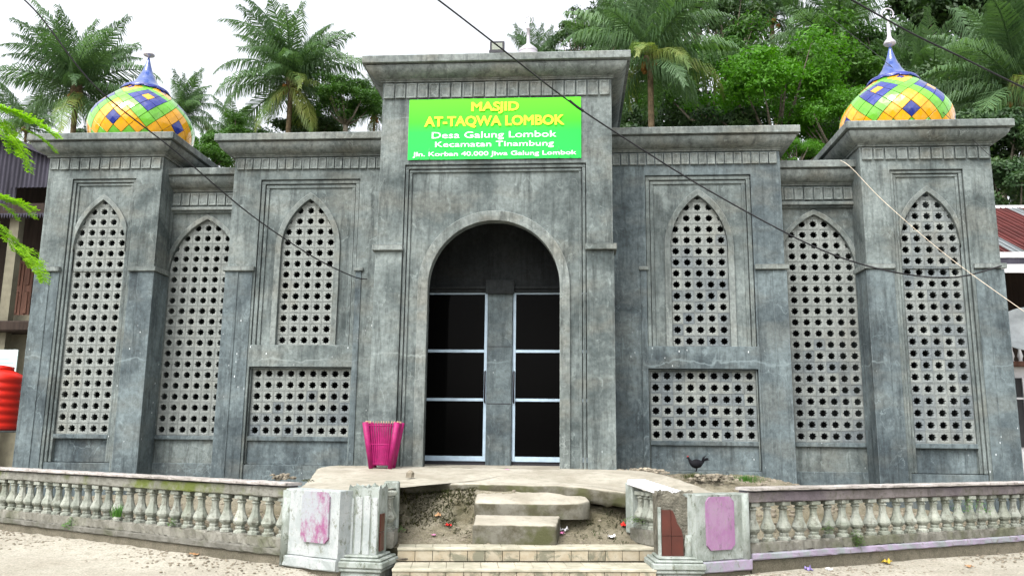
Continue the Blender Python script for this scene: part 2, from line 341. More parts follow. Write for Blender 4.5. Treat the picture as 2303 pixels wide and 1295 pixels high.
def arched_wall(mb, x0, x1, z0, z1, pts, y0, y1):
    """wall slab y0..y1 with an arched hole whose outline is pts"""
    xa, xb, zb = pts[0][0], pts[-1][0], pts[0][1]
    def q(a, b, c, d): mb.add([(p[0], y0, p[1]) for p in (a, b, c, d)], [(0,1,2,3)])
    if xa > x0: q((x0,z0), (xa,z0), (xa,z1), (x0,z1))
    if x1 > xb: q((xb,z0), (x1,z0), (x1,z1), (xb,z1))
    if zb > z0: q((xa,z0), (xb,z0), (xb,zb), (xa,zb))
    for a, b in zip(pts, pts[1:]):
        if b[0]-a[0] > 1e-6: q(a, b, (b[0], z1), (a[0], z1))
    for a, b in zip(pts, pts[1:]): mb.add([(a[0],y0,a[1]), (a[0],y1,a[1]), (b[0],y1,b[1]), (b[0],y0,b[1])], [(0,1,2,3)])
    mb.add([(xa,y0,zb), (xb,y0,zb), (xb,y1,zb), (xa,y1,zb)], [(0,1,2,3)])
def arch_ring(mb, inner, outer, y0, y1, clip=None):
    if clip: outer = [(max(clip[0], min(clip[1], x)), z) for x, z in outer]
    for i in range(len(inner)-1):
        a, b, c, d = inner[i], inner[i+1], outer[i+1], outer[i]
        mb.add([(a[0],y0,a[1]), (b[0],y0,b[1]), (c[0],y0,c[1]), (d[0],y0,d[1]), (a[0],y1,a[1]), (b[0],y1,b[1]), (c[0],y1,c[1]), (d[0],y1,d[1])],
               [(0,1,2,3), (4,5,1,0), (3,2,6,7)])
    for i in (0, len(inner)-1):
        a, d = inner[i], outer[i]; mb.add([(a[0],y0,a[1]), (d[0],y0,d[1]), (d[0],y1,d[1]), (a[0],y1,a[1])], [(0,1,2,3)])
def rect_ring(mb, x0, x1, z0, z1, t, y0, y1, bottom=False, ext=0):
    """stepped frame: outside x0..x1, top z1; strip width t"""
    g = .011; mb.box(x0+g, x0+t, y0, y1, z0, z1-t-.001, b=.004); mb.box(x1-t, x1-g, y0, y1, z0, z1-t-.001, b=.004); mb.box(x0+g, x1-g, y0, y1, z1-t, z1-g, b=.004)
def moulding(mb, path, prof, closed_ends=True, smooth=False):
    """sweep prof (out, z) along the open xy path with mitred corners; outwards = right-hand side"""
    n = len(path); offs = []
    for i in range(n):
        p = Vector(path[i]); ns = []
        for a, b in ((i-1, i), (i, i+1)):
            if a >= 0 and b < n:
                d = (Vector(path[b])-Vector(path[a])).normalized(); ns.append(Vector((d.y, -d.x)))
        m = ns[0] if len(ns) == 1 else (ns[0]+ns[1])/(1+ns[0].dot(ns[1]))
        offs.append((p, m))
    k_ = len(prof); vs = [(p.x+m.x*o, p.y+m.y*o, z) for p, m in offs for o, z in prof]
    fs = [(i*k_+j, (i+1)*k_+j, (i+1)*k_+j+1, i*k_+j+1) for i in range(n-1) for j in range(k_-1)]
    fs += [tuple(range(k_)), tuple(reversed(range((n-1)*k_, n*k_)))]
    mb.add(vs, fs, smooth)
def cornice_prof(zb, zc, zs, zt, out):
    """wall, fillet at zb, cove from zc to zs, slab zs..zt"""
    P = [(-.02, zb), (.035, zb), (.035, zc-.012), (.06, zc-.012), (.06, zc)]
    for i in range(1, 10):
        a = PI/2*i/9; P.append((.06+(out-.115)*math.sin(a), zc+(zs-.025-zc)*(1-math.cos(a))**.85))
    return P+[(out-.085, zs-.02), (out-.085, zs), (out, zs), (out, zt-.012), (out-.012, zt), (-.25, zt)]
# ------------------------------------------------------------------ the ground
def nz(x, y, s=1.0):
    return (math.sin(x*2.1*s+1.3)*math.cos(y*2.7*s-.4)+.5*math.sin(x*5.3*s+y*4.1*s)+.3*math.cos(x*11*s-y*9*s+.7)+.15*math.sin(x*23*s+y*27*s))/1.9
def railL(x): return -1.73+(x+7.73)*(-.5302)
def railR(x): return -4.30+(x-3.34)*.597
def sst(a, b, x): t = max(0, min(1, (x-a)/(b-a))); return t*t*(3-2*t)
def bank_z(x, y):
    L = x < .6; d = (railL(x) if L else railR(x))-.1-y
    w = (1-sst(-2.0, -1.2, x)) if L else sst(2.6, 3.4, x)
    return (.11 if L else .06)*w*math.exp(-max(0, d)/.45)
mb = MB()
xs = sorted(set([-400,-150,-60,-30,-18]+[round(-13+.25*i, 3) for i in range(105)]+[18,30,60,150,400])); ys = [-60,-30,-20,-14]+[round(-12+.25*i, 3) for i in range(57)]+[6,14]
vs = [(x, y, (.02*nz(x*.4, y*.4)+bank_z(x, y) if abs(x) < 14 and -12 < y < 3 else 0) - (.25 if (-8.9 < x < 8.9 and y > -1.0) else 0)) for y in ys for x in xs]
nx = len(xs); mb.add(vs, [(j*nx+i, j*nx+i+1, (j+1)*nx+i+1, (j+1)*nx+i) for j in range(len(ys)-1) for i in range(nx-1)], True)
tag(mb.build('street', 'street'), 'dusty pale street in front of the balustrades', kind='structure')
def court_z(x, y):
    yl = railL(x) if x < -.9 else (railR(x) if x > 2.3 else -4.5)
    if -1.2 < x < 2.7: yl = -4.75+(x+.85)*.155 + .06
    d = y-yl
    z = .32+.30*sst(.3, 3.5, d)
    if -1.3 < x < 2.6:                     # earth bank under the apron
        b = sst(-4.05, -3.45, y+.10*nz(x*1.3, 1)); b = max(b, sst(-.62, -.92, x)*sst(-4.45, -4.0, y)); z = .33+.06*sst(-4.7, -4.1, y)+.47*b
        if x > 1.2: z -= .18*sst(1.2, 1.6, x)*b
        z += .03*math.exp(-((x+.05)/.25)**2)*sst(-4.3, -3.9, y)
    if x > 1.9: z = max(z, .98*math.exp(-max(0, x-4.2)**2/1.6)*sst(-4.2, -2.0, y)*(1 if x > 2.6 else sst(1.9, 2.6, x)) )
    z += .025*nz(x*2, y*2)+.012*nz(x*6, y*6)+.008*nz(y*13, x*15)
    if -1.05 < x < 2.45 and d < 1.2: z = min(z, .285+.30*max(0, d-.24)+.9*max(0, d-.62)+.01*nz(x*5, y*7))
    if d < .02: z = -.3
    return z
mb = MB(); NX, NY = 300, 95
vs = [(-9.3+18.6*i/NX, -5.0+5.2*j/NY, court_z(-9.3+18.6*i/NX, -5.0+5.2*j/NY)) for j in range(NY+1) for i in range(NX+1)]
mb.add(vs, [(j*(NX+1)+i, j*(NX+1)+i+1, (j+1)*(NX+1)+i+1, (j+1)*(NX+1)+i) for j in range(NY) for i in range(NX)], True)
tag(mb.build('courtyard_earth', 'court'), 'rubbly earth between the balustrades and the facade', kind='structure')
# hill behind
def hill_z(x, y): return -.1 + 11*sst(16, 70, y)*(.45+.55*sst(-10, 15, x)) + .5*nz(x*.1, y*.1)
mb = MB(); hx = [-400,-150]+[-70+5*i for i in range(29)]+[150,400]; hy = [3, 8, 12]+[14+5*i for i in range(14)]+[120, 400]
vs = [(x, y, hill_z(x, y) if y > 12 else -.05) for y in hy for x in hx]; n = len(hx)
mb.add(vs, [(j*n+i, j*n+i+1, (j+1)*n+i+1, (j+1)*n+i) for j in range(len(hy)-1) for i in range(n-1)], True)
tag(mb.build('hillside', 'hill'), 'wooded slope rising behind the mosque', kind='structure')
# apron slab
outline = [(-2.55,-.9),(-2.62,-1.7),(-2.45,-2.5),(-2.3,-3.4),(-2.12,-4.3),(-2.0,-4.72),(-1.6,-4.93),(-1.28,-5.02),(-1.12,-4.9),(-1.0,-4.5),(-.98,-3.62),(-.6,-3.50),(-.1,-3.47),(.4,-3.44),(.95,-3.44),
           (1.3,-3.55),(1.6,-3.62),(1.92,-3.66),(2.2,-3.78),(2.5,-4.05),(2.8,-4.28),(3.05,-4.2),(3.2,-3.6),(3.05,-2.9),(2.75,-2.3),(2.45,-1.7),(2.2,-1.2),(2.0,-.9)]
den = []
for i in range(len(outline)):
    a, b = outline[i], outline[(i+1) % len(outline)]; L = math.dist(a, b); m = max(1, int(L/.07))
    for j in range(m):
        t = j/m; x, y = a[0]+(b[0]-a[0])*t, a[1]+(b[1]-a[1])*t; den.append((x+.022*nz(x*5, y*5)+random.uniform(-.008,.008), y+.022*nz(y*5, x*5)+random.uniform(-.008,.008)))
def apron_z(x, y): return 1.085-.125*sst(-1.4, -3.4, y)*1.0-(.02*max(0, -3.4-y)) - .06*sst(2.0, 2.4, x)*sst(-3.4, -3.9, y) - .07*sst(1.1, 2.2, x)*sst(-2, -3.4, y) -.05*sst(-1.2,-2.2,x)*sst(-2,-4,y) + .008*nz(x*2, y*2)
cx0, cy0 = .3, -2.4; rings = []; fr = [0, .2, .4, .6, .75, .87, .95, .985, 1.0]
mb = MB(); vs = [(cx0, cy0, apron_z(cx0, cy0))]; n = len(den)
for f in fr[1:]:
    for x, y in den:
        X, Y = cx0+(x-cx0)*f, cy0+(y-cy0)*f; vs.append((X, Y, apron_z(X, Y)-(.02+.008*nz(x*9, y*9) if f == 1 else .004 if f == .985 else 0)))
for dz, ins in ((.08, -.012), (.14, .03), (.19, .10)):
    for i, (x, y) in enumerate(den):
        X, Y = cx0+(x-cx0)*(1-ins*.25), cy0+(y-cy0)*(1-ins*.25)
        vs.append((X+.015*nz(x*8, dz*30), Y+.015*nz(y*8, dz*30), apron_z(x, y)-dz*(1+.25*nz(x*3, y*3))))
L = len(fr)-1+3
fs = [(0, 1+(i+1) % n, 1+i) for i in range(n)]
for k_ in range(L-1): fs += [(1+k_*n+i, 1+k_*n+(i+1) % n, 1+(k_+1)*n+(i+1) % n, 1+(k_+1)*n+i) for i in range(n)]
fs.append(tuple(1+(L-1)*n+i for i in range(n)))
mb.add(vs, fs, True)
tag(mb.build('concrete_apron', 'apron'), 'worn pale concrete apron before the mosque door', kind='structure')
# ------------------------------------------------------------------ the mosque
mosque = tag(empty('mosque', (0, 0, 1.0)), 'grey unpainted concrete mosque with arched portal, star-pierced screens and two tiled corner domes', 'mosque')
MOFF = Vector((0, 0, 1.0))
def mpart(mb, name, mat, parent=None, **kw):
    """part of the mosque, written in world coordinates"""
    o = mb.build(name, mat, None, **kw); p = parent or mosque
    o.parent = p
    if p is mosque: o.location = -MOFF
    return o
TILE = .2
# star block mesh
def star_block(detail=True):
    mb = MB(); h = TILE/2-.0025; g = .078; R1, R2 = .070, .051
    star = [((R1 if i % 2 == 0 else R2)*math.cos(2*PI*i/16+PI/8*0), (R1 if i % 2 == 0 else R2)*math.sin(2*PI*i/16)) for i in range(16)]
    def sq(a):    # 16 points round a square matched to star angles
        P = []
        for i in range(16):
            t = 2*PI*i/16; c, s_ = math.cos(t), math.sin(t); m = a/max(abs(c), abs(s_)); P.append((c*m, s_*m))
        return P
    lay = [(star, .055), (star, .004), (sq(g), 0), (sq(g+.004), .006), (sq(g+.010), .006), (sq(g+.014), 0), (sq(h), .0), (sq(h), .07)]
    if not detail: lay = [(star, .07), (star, 0), (sq(h), 0), (sq(h), .07)]
    vs = [(x, y, z) for P, y in lay for x, z in P]
    fs = [(k_*16+i, k_*16+(i+1) % 16, (k_+1)*16+(i+1) % 16, (k_+1)*16+i) for k_ in range(len(lay)-1) for i in range(16)]
    mb.add(vs, fs); return mb
BLOCK = star_block(True).mesh('block', 'block')
SB = star_block(True)
blocks = []      # (screen parent, x, y, z)
def screen(cx, yt, cols, rows, zbot, name='window_screen'):
    """cement mortar bed behind the joints; blocks listed for later"""
    z0 = zbot-.1; w = cols*TILE/2; mb = MB()
    for i in range(1, cols): mb.box(cx-w+i*TILE-.006, cx-w+i*TILE+.006, yt+.012, yt+.06, z0, z0+rows*TILE)
    for j in range(1, rows): mb.box(cx-w, cx+w, yt+.0135, yt+.058, z0+j*TILE-.006, z0+j*TILE+.006)
    o = mpart(mb, name, 'block')
    for i in range(cols):
        for j in range(rows): blocks.append((o, cx-w+(i+.5)*TILE, yt, z0+(j+.5)*TILE))
    return o
def visible_block(cx, half, spring, rise, x, z):
    """does any of the block show inside the pointed opening"""
    if z-.1 < spring: return True
    c = (rise*rise-half*half)/(2*half); R = c+half; xx = max(0, abs(x-cx)-.1)
    return math.hypot(xx+c, z-.1-spring) < R
# dentil mesh: raised panel block
def dentil_mesh(w, h):
    mb = MB(); d = .035; a, b = w/2, h/2
    L = [((a, b), .0), ((a, b), -d), ((a-.022, b-.022), -d), ((a-.028, b-.028), -d+.012)]
    vs = []
    for (x, z), y in L: vs += [(-x, y, -z), (x, y, -z), (x, y, z), (-x, y, z)]
    fs = [(k_*4+i, k_*4+(i+1) % 4, (k_+1)*4+(i+1) % 4, (k_+1)*4+i) for k_ in range(3) for i in range(4)]+[(12,13,14,15)]
    mb.add(vs, fs); return mb.mesh('dentil', 'band')
def dentils(parent, x0, x1, y, z0, z1, n, skip=.0):
    p = (x1-x0)/n; me = dentil_mesh(p*.88, z1-z0)
    for i in range(n): inst('dentil', me, parent, (x0+p*(i+.5), y, (z0+z1)/2), (0, random.uniform(-.012,.012), 0), (random.uniform(.95,1.03), 1, random.uniform(.97,1.03)))
# ---- towers
for s in (-1, 1):
    cx = s*7.46; X0, X1 = cx-1.11, cx+1.11; yw = -.14; yt = -.035
    w = MB()
    arch_o = arch(cx, 1.53, .5, 4.9, .96, True)
    # body: side walls and back, front flanks
    w.box(X0, X0+.12, yw+.0, 2.6, .2, 6.9); w.box(X1-.12, X1, yw, 2.6, .2, 6.9)
    fx0, fx1 = cx-.62, cx+.62
    w.box(X0+.12, fx0, yw, .2, .2, 6.25); w.box(fx1, X1-.12, yw, .2, .2, 6.25)
    w.box(X0+.12, X1-.12, yw, .2, 6.25, 6.9)
    w.box(X0+.12, X1-.12, 0, 2.6, 6.9, 6.96)
    mpart(w, 'tower_wall', 'concrete')
    f = MB()
    rect_ring(f, cx-.62, cx+.62, 1.05, 6.25, .062, yw+.028, .19); rect_ring(f, cx-.558, cx+.558, 1.05, 6.188, .058, yw+.054, .185)
    mpart(f, 'window_frame', 'concrete')
    p = MB(); arched_wall(p, cx-.50, cx+.50, 4.5, 6.15, [(x, max(z, 4.5)) for x, z in arch_o], yt-.026, yt+.03)
    mpart(p, 'arch_panel', 'concrete')
    r = MB(); arch_ring(r, [(x, max(z, 4.86)) for x, z in arch_o], [(x, max(z, 4.86)) for x, z in arch(cx, 1.53, .5, 4.9, .96, True, .085)], yt-.07, yt-.03, (cx-.5, cx+.5))
    mpart(r, 'arch_surround', 'band')
    q = MB(); q.box(cx-.50, cx+.50, yt-.06, .18, 1.46, 1.535); q.box(cx-.50, cx+.50, yt+.03, .18, 1.05, 1.46); q.box(cx-.618, cx+.618, yw+.03, .18, .2, 1.04)
    mpart(q, 'window_sill', 'concrete_cool')
    # lower shafts, slightly proud, and caps
    for a, b in ((X0-.03, cx-.62), (cx+.62, X1+.03)):
        t = MB(); inn = a < cx
        if inn: t.box(a, a+.30, yw-.035, yw, .2, 4.46); t.box(a+.30, b-.05, yw-.018, yw, .2, 4.46)
        else: t.box(b-.30, b, yw-.035, yw, .2, 4.46); t.box(a+.05, b-.30, yw-.018, yw, .2, 4.46)
        sx = X0 if inn else X1
        if (s < 0 and not inn) or (s > 0 and inn): t.box(min(sx, sx-.03 if inn else sx+.03), max(sx, sx-.03 if inn else sx+.03), yw, .36, .2, 4.46)
        mpart(t, 'pilaster', 'concrete_cool')
        cpm = MB(); cpm.box(a-.035, b-.03 if inn else b+.035, yw-.075, (yw+.001), 4.47, 4.56, b=.008) if inn else cpm.box(a+.03, b+.035, yw-.075, yw+.001, 4.47, 4.56, b=.008)
        if (s < 0 and not inn): cpm.box(X1+.001, X1+.065, yw+.002, .37, 4.472, 4.558)
        if (s > 0 and inn): cpm.box(X0-.065, X0-.001, yw+.002, .37, 4.472, 4.558)
        mpart(cpm, 'pilaster_cap', 'band')
    c = MB(); path = [(X0, 2.6), (X0, yw), (X1, yw), (X1, 2.6)]
    moulding(c, path, cornice_prof(6.67, 6.72, 6.92, 7.05, .30))
    co = mpart(c, 'cornice', 'band')
    dentils(co, X0+.02, X1-.02, yw-.001, 6.43, 6.64, 11)
    so_ = screen(cx, yt, 5, 22, 1.636)
# ---- bays
for s in (-1, 1):
    cx = s*5.66; X0, X1 = cx-.70, cx+.70; yw = .38; yt = .476
    w = MB(); ao = arch(cx, 1.53, .70, 4.5, 1.10, True)
    arched_wall(w, cx-.70, cx+.70, 1.0, 5.72, ao, yw+.06, yt+.02)
    w.box(X0, X1, yw, yw+.3, 5.72, 6.3); w.box(X0, X1, yw+.02, .9, .2, 1.0)
    mpart(w, 'bay_wall', 'concrete')
    r = MB(); arch_ring(r, [(x, max(z, 4.3)) for x, z in ao], [(x, max(z, 4.3)) for x, z in arch(cx, 1.53, .7, 4.5, 1.10, True, .085)], yw+.02, yw+.06, (cx-.7, cx+.7))
    mpart(r, 'arch_surround', 'band')
    q = MB(); q.box(cx-.70, cx+.70, yw-.0, yt, 1.46, 1.532); q.box(cx-.70, cx+.70, yw-.02, yw+.02, .2, 1.04); mpart(q, 'window_sill', 'concrete_cool')
    c = MB(); moulding(c, [(X0-.03, yw), (X1+.03, yw)], cornice_prof(6.13, 6.17, 6.39, 6.52, .30)); 
    co = mpart(c, 'cornice', 'band'); dentils(co, X0, X1, yw-.001, 5.86, 6.09, 8)
    g = MB(); g.box(X0, X1, yw-.06, yw, 5.76, 5.815); mpart(g, 'ledge', 'band')
    screen(cx, yt, 7, 21, 1.636)
# ---- wings
for s in (-1, 1):
    cx = s*3.518; yw = -.12; yt = 0.0; xi, xo = s*1.95, s*4.97; lo, hi = min(xi, xo), max(xi, xo)
    w = MB(); fx0, fx1 = cx-.93, cx+.93
    w.box(lo, fx0, yw, .3, .2, 6.9); w.box(fx1, hi, yw, .3, .2, 6.9); w.box(fx0, fx1, yw, .3, 6.20, 6.9)
    w.box(fx0, fx1, yw-.002, .29, 2.75, 3.135)
    ox0, ox1 = (hi-.12, hi) if s > 0 else (lo, lo+.12)
    w.box(ox0+.001, ox1-.001, .3, 2.6, .2, 6.9); w.box(lo, hi, 0, 2.6, 6.9, 6.94)
    mpart(w, 'wing_wall', 'concrete' if s < 0 else 'concrete_cool')
    f = MB(); rect_ring(f, cx-.93, cx+.93, 3.135, 6.20, .078, yw+.026, .28); rect_ring(f, cx-.852, cx+.852, 3.135, 6.122, .074, yw+.05, .275)
    rect_ring(f, cx-.93, cx+.93, 1.05, 2.75, .03, yw+.05, .28)
    mpart(f, 'window_frame', 'concrete')
    ao = arch(cx, 3.136, .5, 4.9, .94, True); p = MB()
    arched_wall(p, cx-.78, cx+.78, 3.136, 6.05, ao, yt-.045, yt+.03); mpart(p, 'arch_panel', 'concrete')
    r = MB(); arch_ring(r, ao, arch(cx, 3.136, .5, 4.9, .94, True, .10), yt-.085, yt-.045); mpart(r, 'arch_surround', 'band')
    q = MB(); q.box(cx-.90, cx+.90, yw+.06, .2, 1.46, 1.535); q.box(cx-.90, cx+.90, yt-.02, .2, 1.05, 1.46); q.box(cx-.93, cx+.93, yw+.03, .2, .2, 1.045)
    mpart(q, 'window_sill', 'concrete_cool')
    # outer pilaster, cap; slim inner shaft
    a, b = (hi-.48, hi+.02) if s > 0 else (lo-.02, lo+.48)
    t = MB()
    if s > 0: t.box(b-.24, b, yw-.035, yw, .2, 4.46); t.box(a, b-.24, yw-.018, yw, .2, 4.46)
    else: t.box(a, a+.24, yw-.035, yw, .2, 4.46); t.box(a+.24, b, yw-.018, yw, .2, 4.46)
    mpart(t, 'pilaster', 'concrete_cool')
    t = MB(); t.box(a-.04, b+.04, yw-.08, yw+.001, 4.47, 4.56, b=.008); mpart(t, 'pilaster_cap', 'band')
    a2, b2 = (cx-1.03, cx-.93) if s > 0 else (cx+.93, cx+1.03)
    t = MB(); t.box(a2, b2, yw-.02, yw, .2, 4.46); mpart(t, 'pilaster', 'concrete_cool')
    t = MB(); t.box(a2-.03, b2+.03, yw-.05, yw+.001, 4.47, 4.53); mpart(t, 'pilaster_cap', 'band')
    c = MB(); path = [(lo, yw), (hi, yw), (hi, 2.6)] if s > 0 else [(lo, 2.6), (lo, yw), (hi, yw)]
    moulding(c, path, cornice_prof(6.63, 6.67, 6.87, 7.0, .30)); co = mpart(c, 'cornice', 'band')
    dentils(co, lo+.05 if s < 0 else 2.0, hi-.05 if s > 0 else -2.0, yw-.001, 6.39, 6.60, 19)
    screen(cx, yt, 5, 14, 3.236); screen(cx, yt, 9, 6, 1.636)
# ---- portal
yw = -1.28
ao = arch(0, 1.0, 1.085, 4.0, 1.10, False, n=16)
w = MB(); w.box(-1.95, -1.52, yw, yw+.25, .6, 6.9); w.box(1.52, 1.95, yw, yw+.25, .6, 6.9)
w.box(-1.52, 1.52, yw, yw+.25, 6.06, 6.9); w.box(-1.95, 1.95, yw, yw+.25, 6.9, 7.75)
for s in (-1, 1): w.box(s*1.951, s*1.81, yw+.25, -.148, .6, 7.75); w.box(s*1.951, s*1.81, -.148, 2.6, 6.3, 7.75)
w.box(-1.81, 1.81, 2.4, 2.6, 6.3, 7.75); w.box(-1.9, 1.9, yw+.3, 2.55, 7.75, 7.8)
w.box(-1.81, 1.81, yw+.25, .3, 5.35, 5.5)
mpart(w, 'portal_wall', 'concrete')
f = MB(); rect_ring(f, -1.52, 1.52, 1.0, 6.06, .062, yw+.028, yw+.24); rect_ring(f, -1.458, 1.458, 1.0, 5.998, .058, yw+.054, yw+.23); mpart(f, 'portal_frame', 'concrete')
p = MB(); arched_wall(p, -1.40, 1.40, 1.0, 5.94, ao, yw+.085, yw+.24)
for a, b in zip([-1.4, 1.085], [-1.085, 1.4]): p.box(a, b, yw+.2, yw+.25, 1.0, 5.3)
mpart(p, 'arch_panel', 'concrete')
r = MB(); arch_ring(r, ao, arch(0, 1.0, 1.085, 4.0, 1.10, False, .165, n=16), yw+.045, yw+.09); mpart(r, 'arch_surround', 'band')
for s in (-1, 1):
    t = MB(); t.box(s*1.52, s*1.965, yw-.022, yw, .6, 4.56); mpart(t, 'pilaster', 'concrete')
    t = MB(); t.box(s*1.50, s*2.01, yw-.085, yw+.001, 4.57, 4.67, b=.008); t.box(s*1.952, s*2.01, yw+.002, -.9, 4.572, 4.668); mpart(t, 'pilaster_cap', 'band')
c = MB(); moulding(c, [(-1.95, 2.6), (-1.95, yw), (1.95, yw), (1.95, 2.6)], cornice_prof(7.53, 7.57, 7.77, 7.90, .31)); co = mpart(c, 'cornice', 'band')
dentils(co, -1.93, 1.93, yw-.001, 7.24, 7.50, 20)
# porch back wall, transom, centre pier and doors (y = 0)
yd = -.05
def AX(px, py): return at(px, py, yd)
pxl, pxr = AX(1095, 850).x, AX(1152, 850).x; ztr = AX(1125, 658).z; zfl = 1.09; zdb = AX(1020, 1032).z
w = MB(); w.box(-1.81, 1.81, yd, yd+.2, ztr, 5.35); mpart(w, 'porch_wall', 'concrete_porch_shade')
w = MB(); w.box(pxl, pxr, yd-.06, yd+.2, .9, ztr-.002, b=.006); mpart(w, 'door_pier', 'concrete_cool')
w = MB(); w.box(-1.81, 1.81, yd-.05, yd, ztr, ztr+.05); w.box(-1.81, 1.81, yd-.09, yd, ztr+.055, ztr+.10); w.box(pxl-.03, pxr+.03, yd-.14, yd-.092, ztr-.04, ztr+.2); mpart(w, 'transom_moulding', 'concrete_porch_shade')
w = MB(); w.box(-1.81, 1.81, -1.3, .2, .5, zfl); mpart(w, 'porch_floor', 'apron')
for zz in (AX(1125, 780).z, AX(1125, 908).z):
    g = MB(); g.box(pxl+.01, pxr-.01, yd-.064, yd-.058, zz-.006, zz+.006); mpart(g, 'groove', 'black')
for s, xa, xb in ((-1, pxl-1.5, pxl), (1, pxr, pxr+1.5)):
    z0, z1, z2, z3 = AX(1020, 1036).z, AX(1020, 898).z, AX(1020, 789).z, ztr
    d = MB(); d.box(xa, xb, yd+.03, yd+.08, z0-.07, z0-.01); dr = mpart(d, 'door', 'black')
    fr_ = MB(); t_ = .055; st = xb-t_ if s < 0 else xa; ot = xa if s < 0 else xb-t_
    fr_.box(st, st+t_, yd, yd+.05, z0, z3, b=.004); fr_.box(ot, ot+t_, yd, yd+.05, z0, z3, b=.004)
    for za, zb2 in ((z0, z0+.085), (z1-.025, z1+.025), (z2-.025, z2+.025), (z3-.03, z3)): fr_.box(min(st, ot)+t_, max(st, ot), yd+.004, yd+.046, za, zb2, b=.003)
    mpart(fr_, 'door_frame', 'alu', dr)
    for za, zb2 in ((z0+.085, z1-.025), (z1+.025, z2-.025), (z2+.025, z3-.03)):
        g = MB(); g.box(min(st, ot)+t_, max(st, ot), yd+.02, yd+.03, za, zb2); mpart(g, 'pane', 'glass', dr)
    h = MB(); hx = xb-.03 if s < 0 else xa+.03; hz = AX(1155, 870).z
    h.tube([(hx, yd, hz-.27), (hx, yd-.06, hz-.25), (hx, yd-.06, hz+.25), (hx, yd, hz+.27)], .014, 8); mpart(h, 'door_handle', 'black', dr)
# hidden shell: floor, back wall, side walls and roof keep the inside dark
w = MB(); w.box(-8.5, 8.5, 9.8, 10, .3, 6.3); w.box(-8.55, -8.35, 2.6, 9.8, .3, 6.3); w.box(8.35, 8.55, 2.6, 9.8, .3, 6.3)
mpart(w, 'rear_wall', 'concrete')
w = MB(); w.box(-8.56, 8.56, 2.61, 10.01, 6.3, 6.45); w.box(-4.9, 4.9, .3, 2.61, 6.0, 6.14); w.box(-6.33, -4.98, .7, 2.61, 6.2, 6.3); w.box(4.98, 6.33, .7, 2.61, 6.2, 6.3); mpart(w, 'roof_slab', 'concrete')
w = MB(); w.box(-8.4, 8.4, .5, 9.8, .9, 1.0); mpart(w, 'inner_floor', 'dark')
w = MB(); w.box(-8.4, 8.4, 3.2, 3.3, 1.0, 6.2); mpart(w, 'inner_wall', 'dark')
# ---- blocks: the 300 that show largest as sub-parts, the rest one part
spec = {7.46: (.5, 4.9, .96), 5.66: (.7, 4.5, 1.10), 3.518: (.5, 4.9, .94)}
def vis(b):
    o, x, y, z = b; c = min(spec, key=lambda q: abs(q-abs(x)) if (abs(q-abs(x)) < .75 or q == 3.518) else 9)
    if c == 3.518 and z < 2.9: return True
    h, sp, ri = spec[c]; return visible_block(math.copysign(c, x), h, sp, ri, x, z)
blocks = [b for b in blocks if vis(b)]
def bsize(b):
    d = (Vector((b[1], b[2], b[3]))-Vector(CAM)).dot(AF); e = abs(b[1]-CAM[0])
    hid = (abs(b[1]) > 6.2 and False)
    return d + (.0)
blocks.sort(key=bsize)
for o, x, y, z in blocks[:300]: inst('block', BLOCK, o, (x+random.uniform(-.001,.001), y+random.uniform(-.003,.003), z), (random.uniform(-.01,.01), random.uniform(-.012,.012), random.uniform(-.012,.012)))
rest = MB()
for o, x, y, z in blocks[300:]: rest.add([(x+a, y+b, z+c) for a, b, c in SB.v], SB.f)
mpart(rest, 'screen_blocks', 'block', kind='stuff')
# ---- domes
prof = [(.74,6.95),(.84,7.10),(.925,7.28),(.98,7.45),(1.005,7.62),(.98,7.79),(.90,7.95),(.79,8.09),(.66,8.22),(.53,8.34),(.40,8.45)]
def crom(P, n=24):
    out = []
    for i in range(len(P)-1):
        p0, p1, p2, p3 = P[max(i-1,0)], P[i], P[i+1], P[min(i+2,len(P)-1)]
        for j in range(n):
            t = j/n; out.append(tuple(.5*((2*p1[k_])+(-p0[k_]+p2[k_])*t+(2*p0[k_]-5*p1[k_]+4*p2[k_]-p3[k_])*t*t+(-p0[k_]+3*p1[k_]-3*p2[k_]+p3[k_])*t**3) for k_ in (0,1)))
    return out+[P[-1]]
DP = crom(prof); SL = [0]
for a, b in zip(DP, DP[1:]): SL.append(SL[-1]+math.dist(a, b))
def dome_at(s):
    s = max(0, min(SL[-1]-1e-6, s)); i = int(np.searchsorted(SL, s, side='right'))-1; t = (s-SL[i])/(SL[i+1]-SL[i])
    return DP[i][0]+(DP[i+1][0]-DP[i][0])*t, DP[i][1]+(DP[i+1][1]-DP[i][1])*t
# row stations: half a diamond each, in proportion to the radius; row 0 = the blue centre row
i0 = min(range(len(DP)), key=lambda i: abs(DP[i][1]-7.54)); st = {0: SL[i0]}; r_ = 0
while st[r_] < SL[-1]-.02 and r_ < 14: st[r_+1] = st[r_]+.155*dome_at(st[r_])[0]*(1.0 if r_ < 3 else .97); r_ += 1
r_ = 0
while st[r_] > .02: st[r_-1] = st[r_]-.155*dome_at(st[r_])[0]; r_ -= 1
def colour(r, c):
    if r < 0: return ('g_orange', 'g_green')[(-r-1) % 2] if r > -3 else 'g_green'
    u, v = (r+c)//2, (r-c)//2
    if u % 4 == 2 or v % 4 == 2: return 'g_green'
    bu, bv = (u+1)//4, (v+1)//4; ctr = (u % 4 == 0 and v % 4 == 0)
    return ('g_blue' if ctr else 'g_orange') if (bu+bv) % 2 == 0 else ('g_orange' if ctr else 'g_blue')
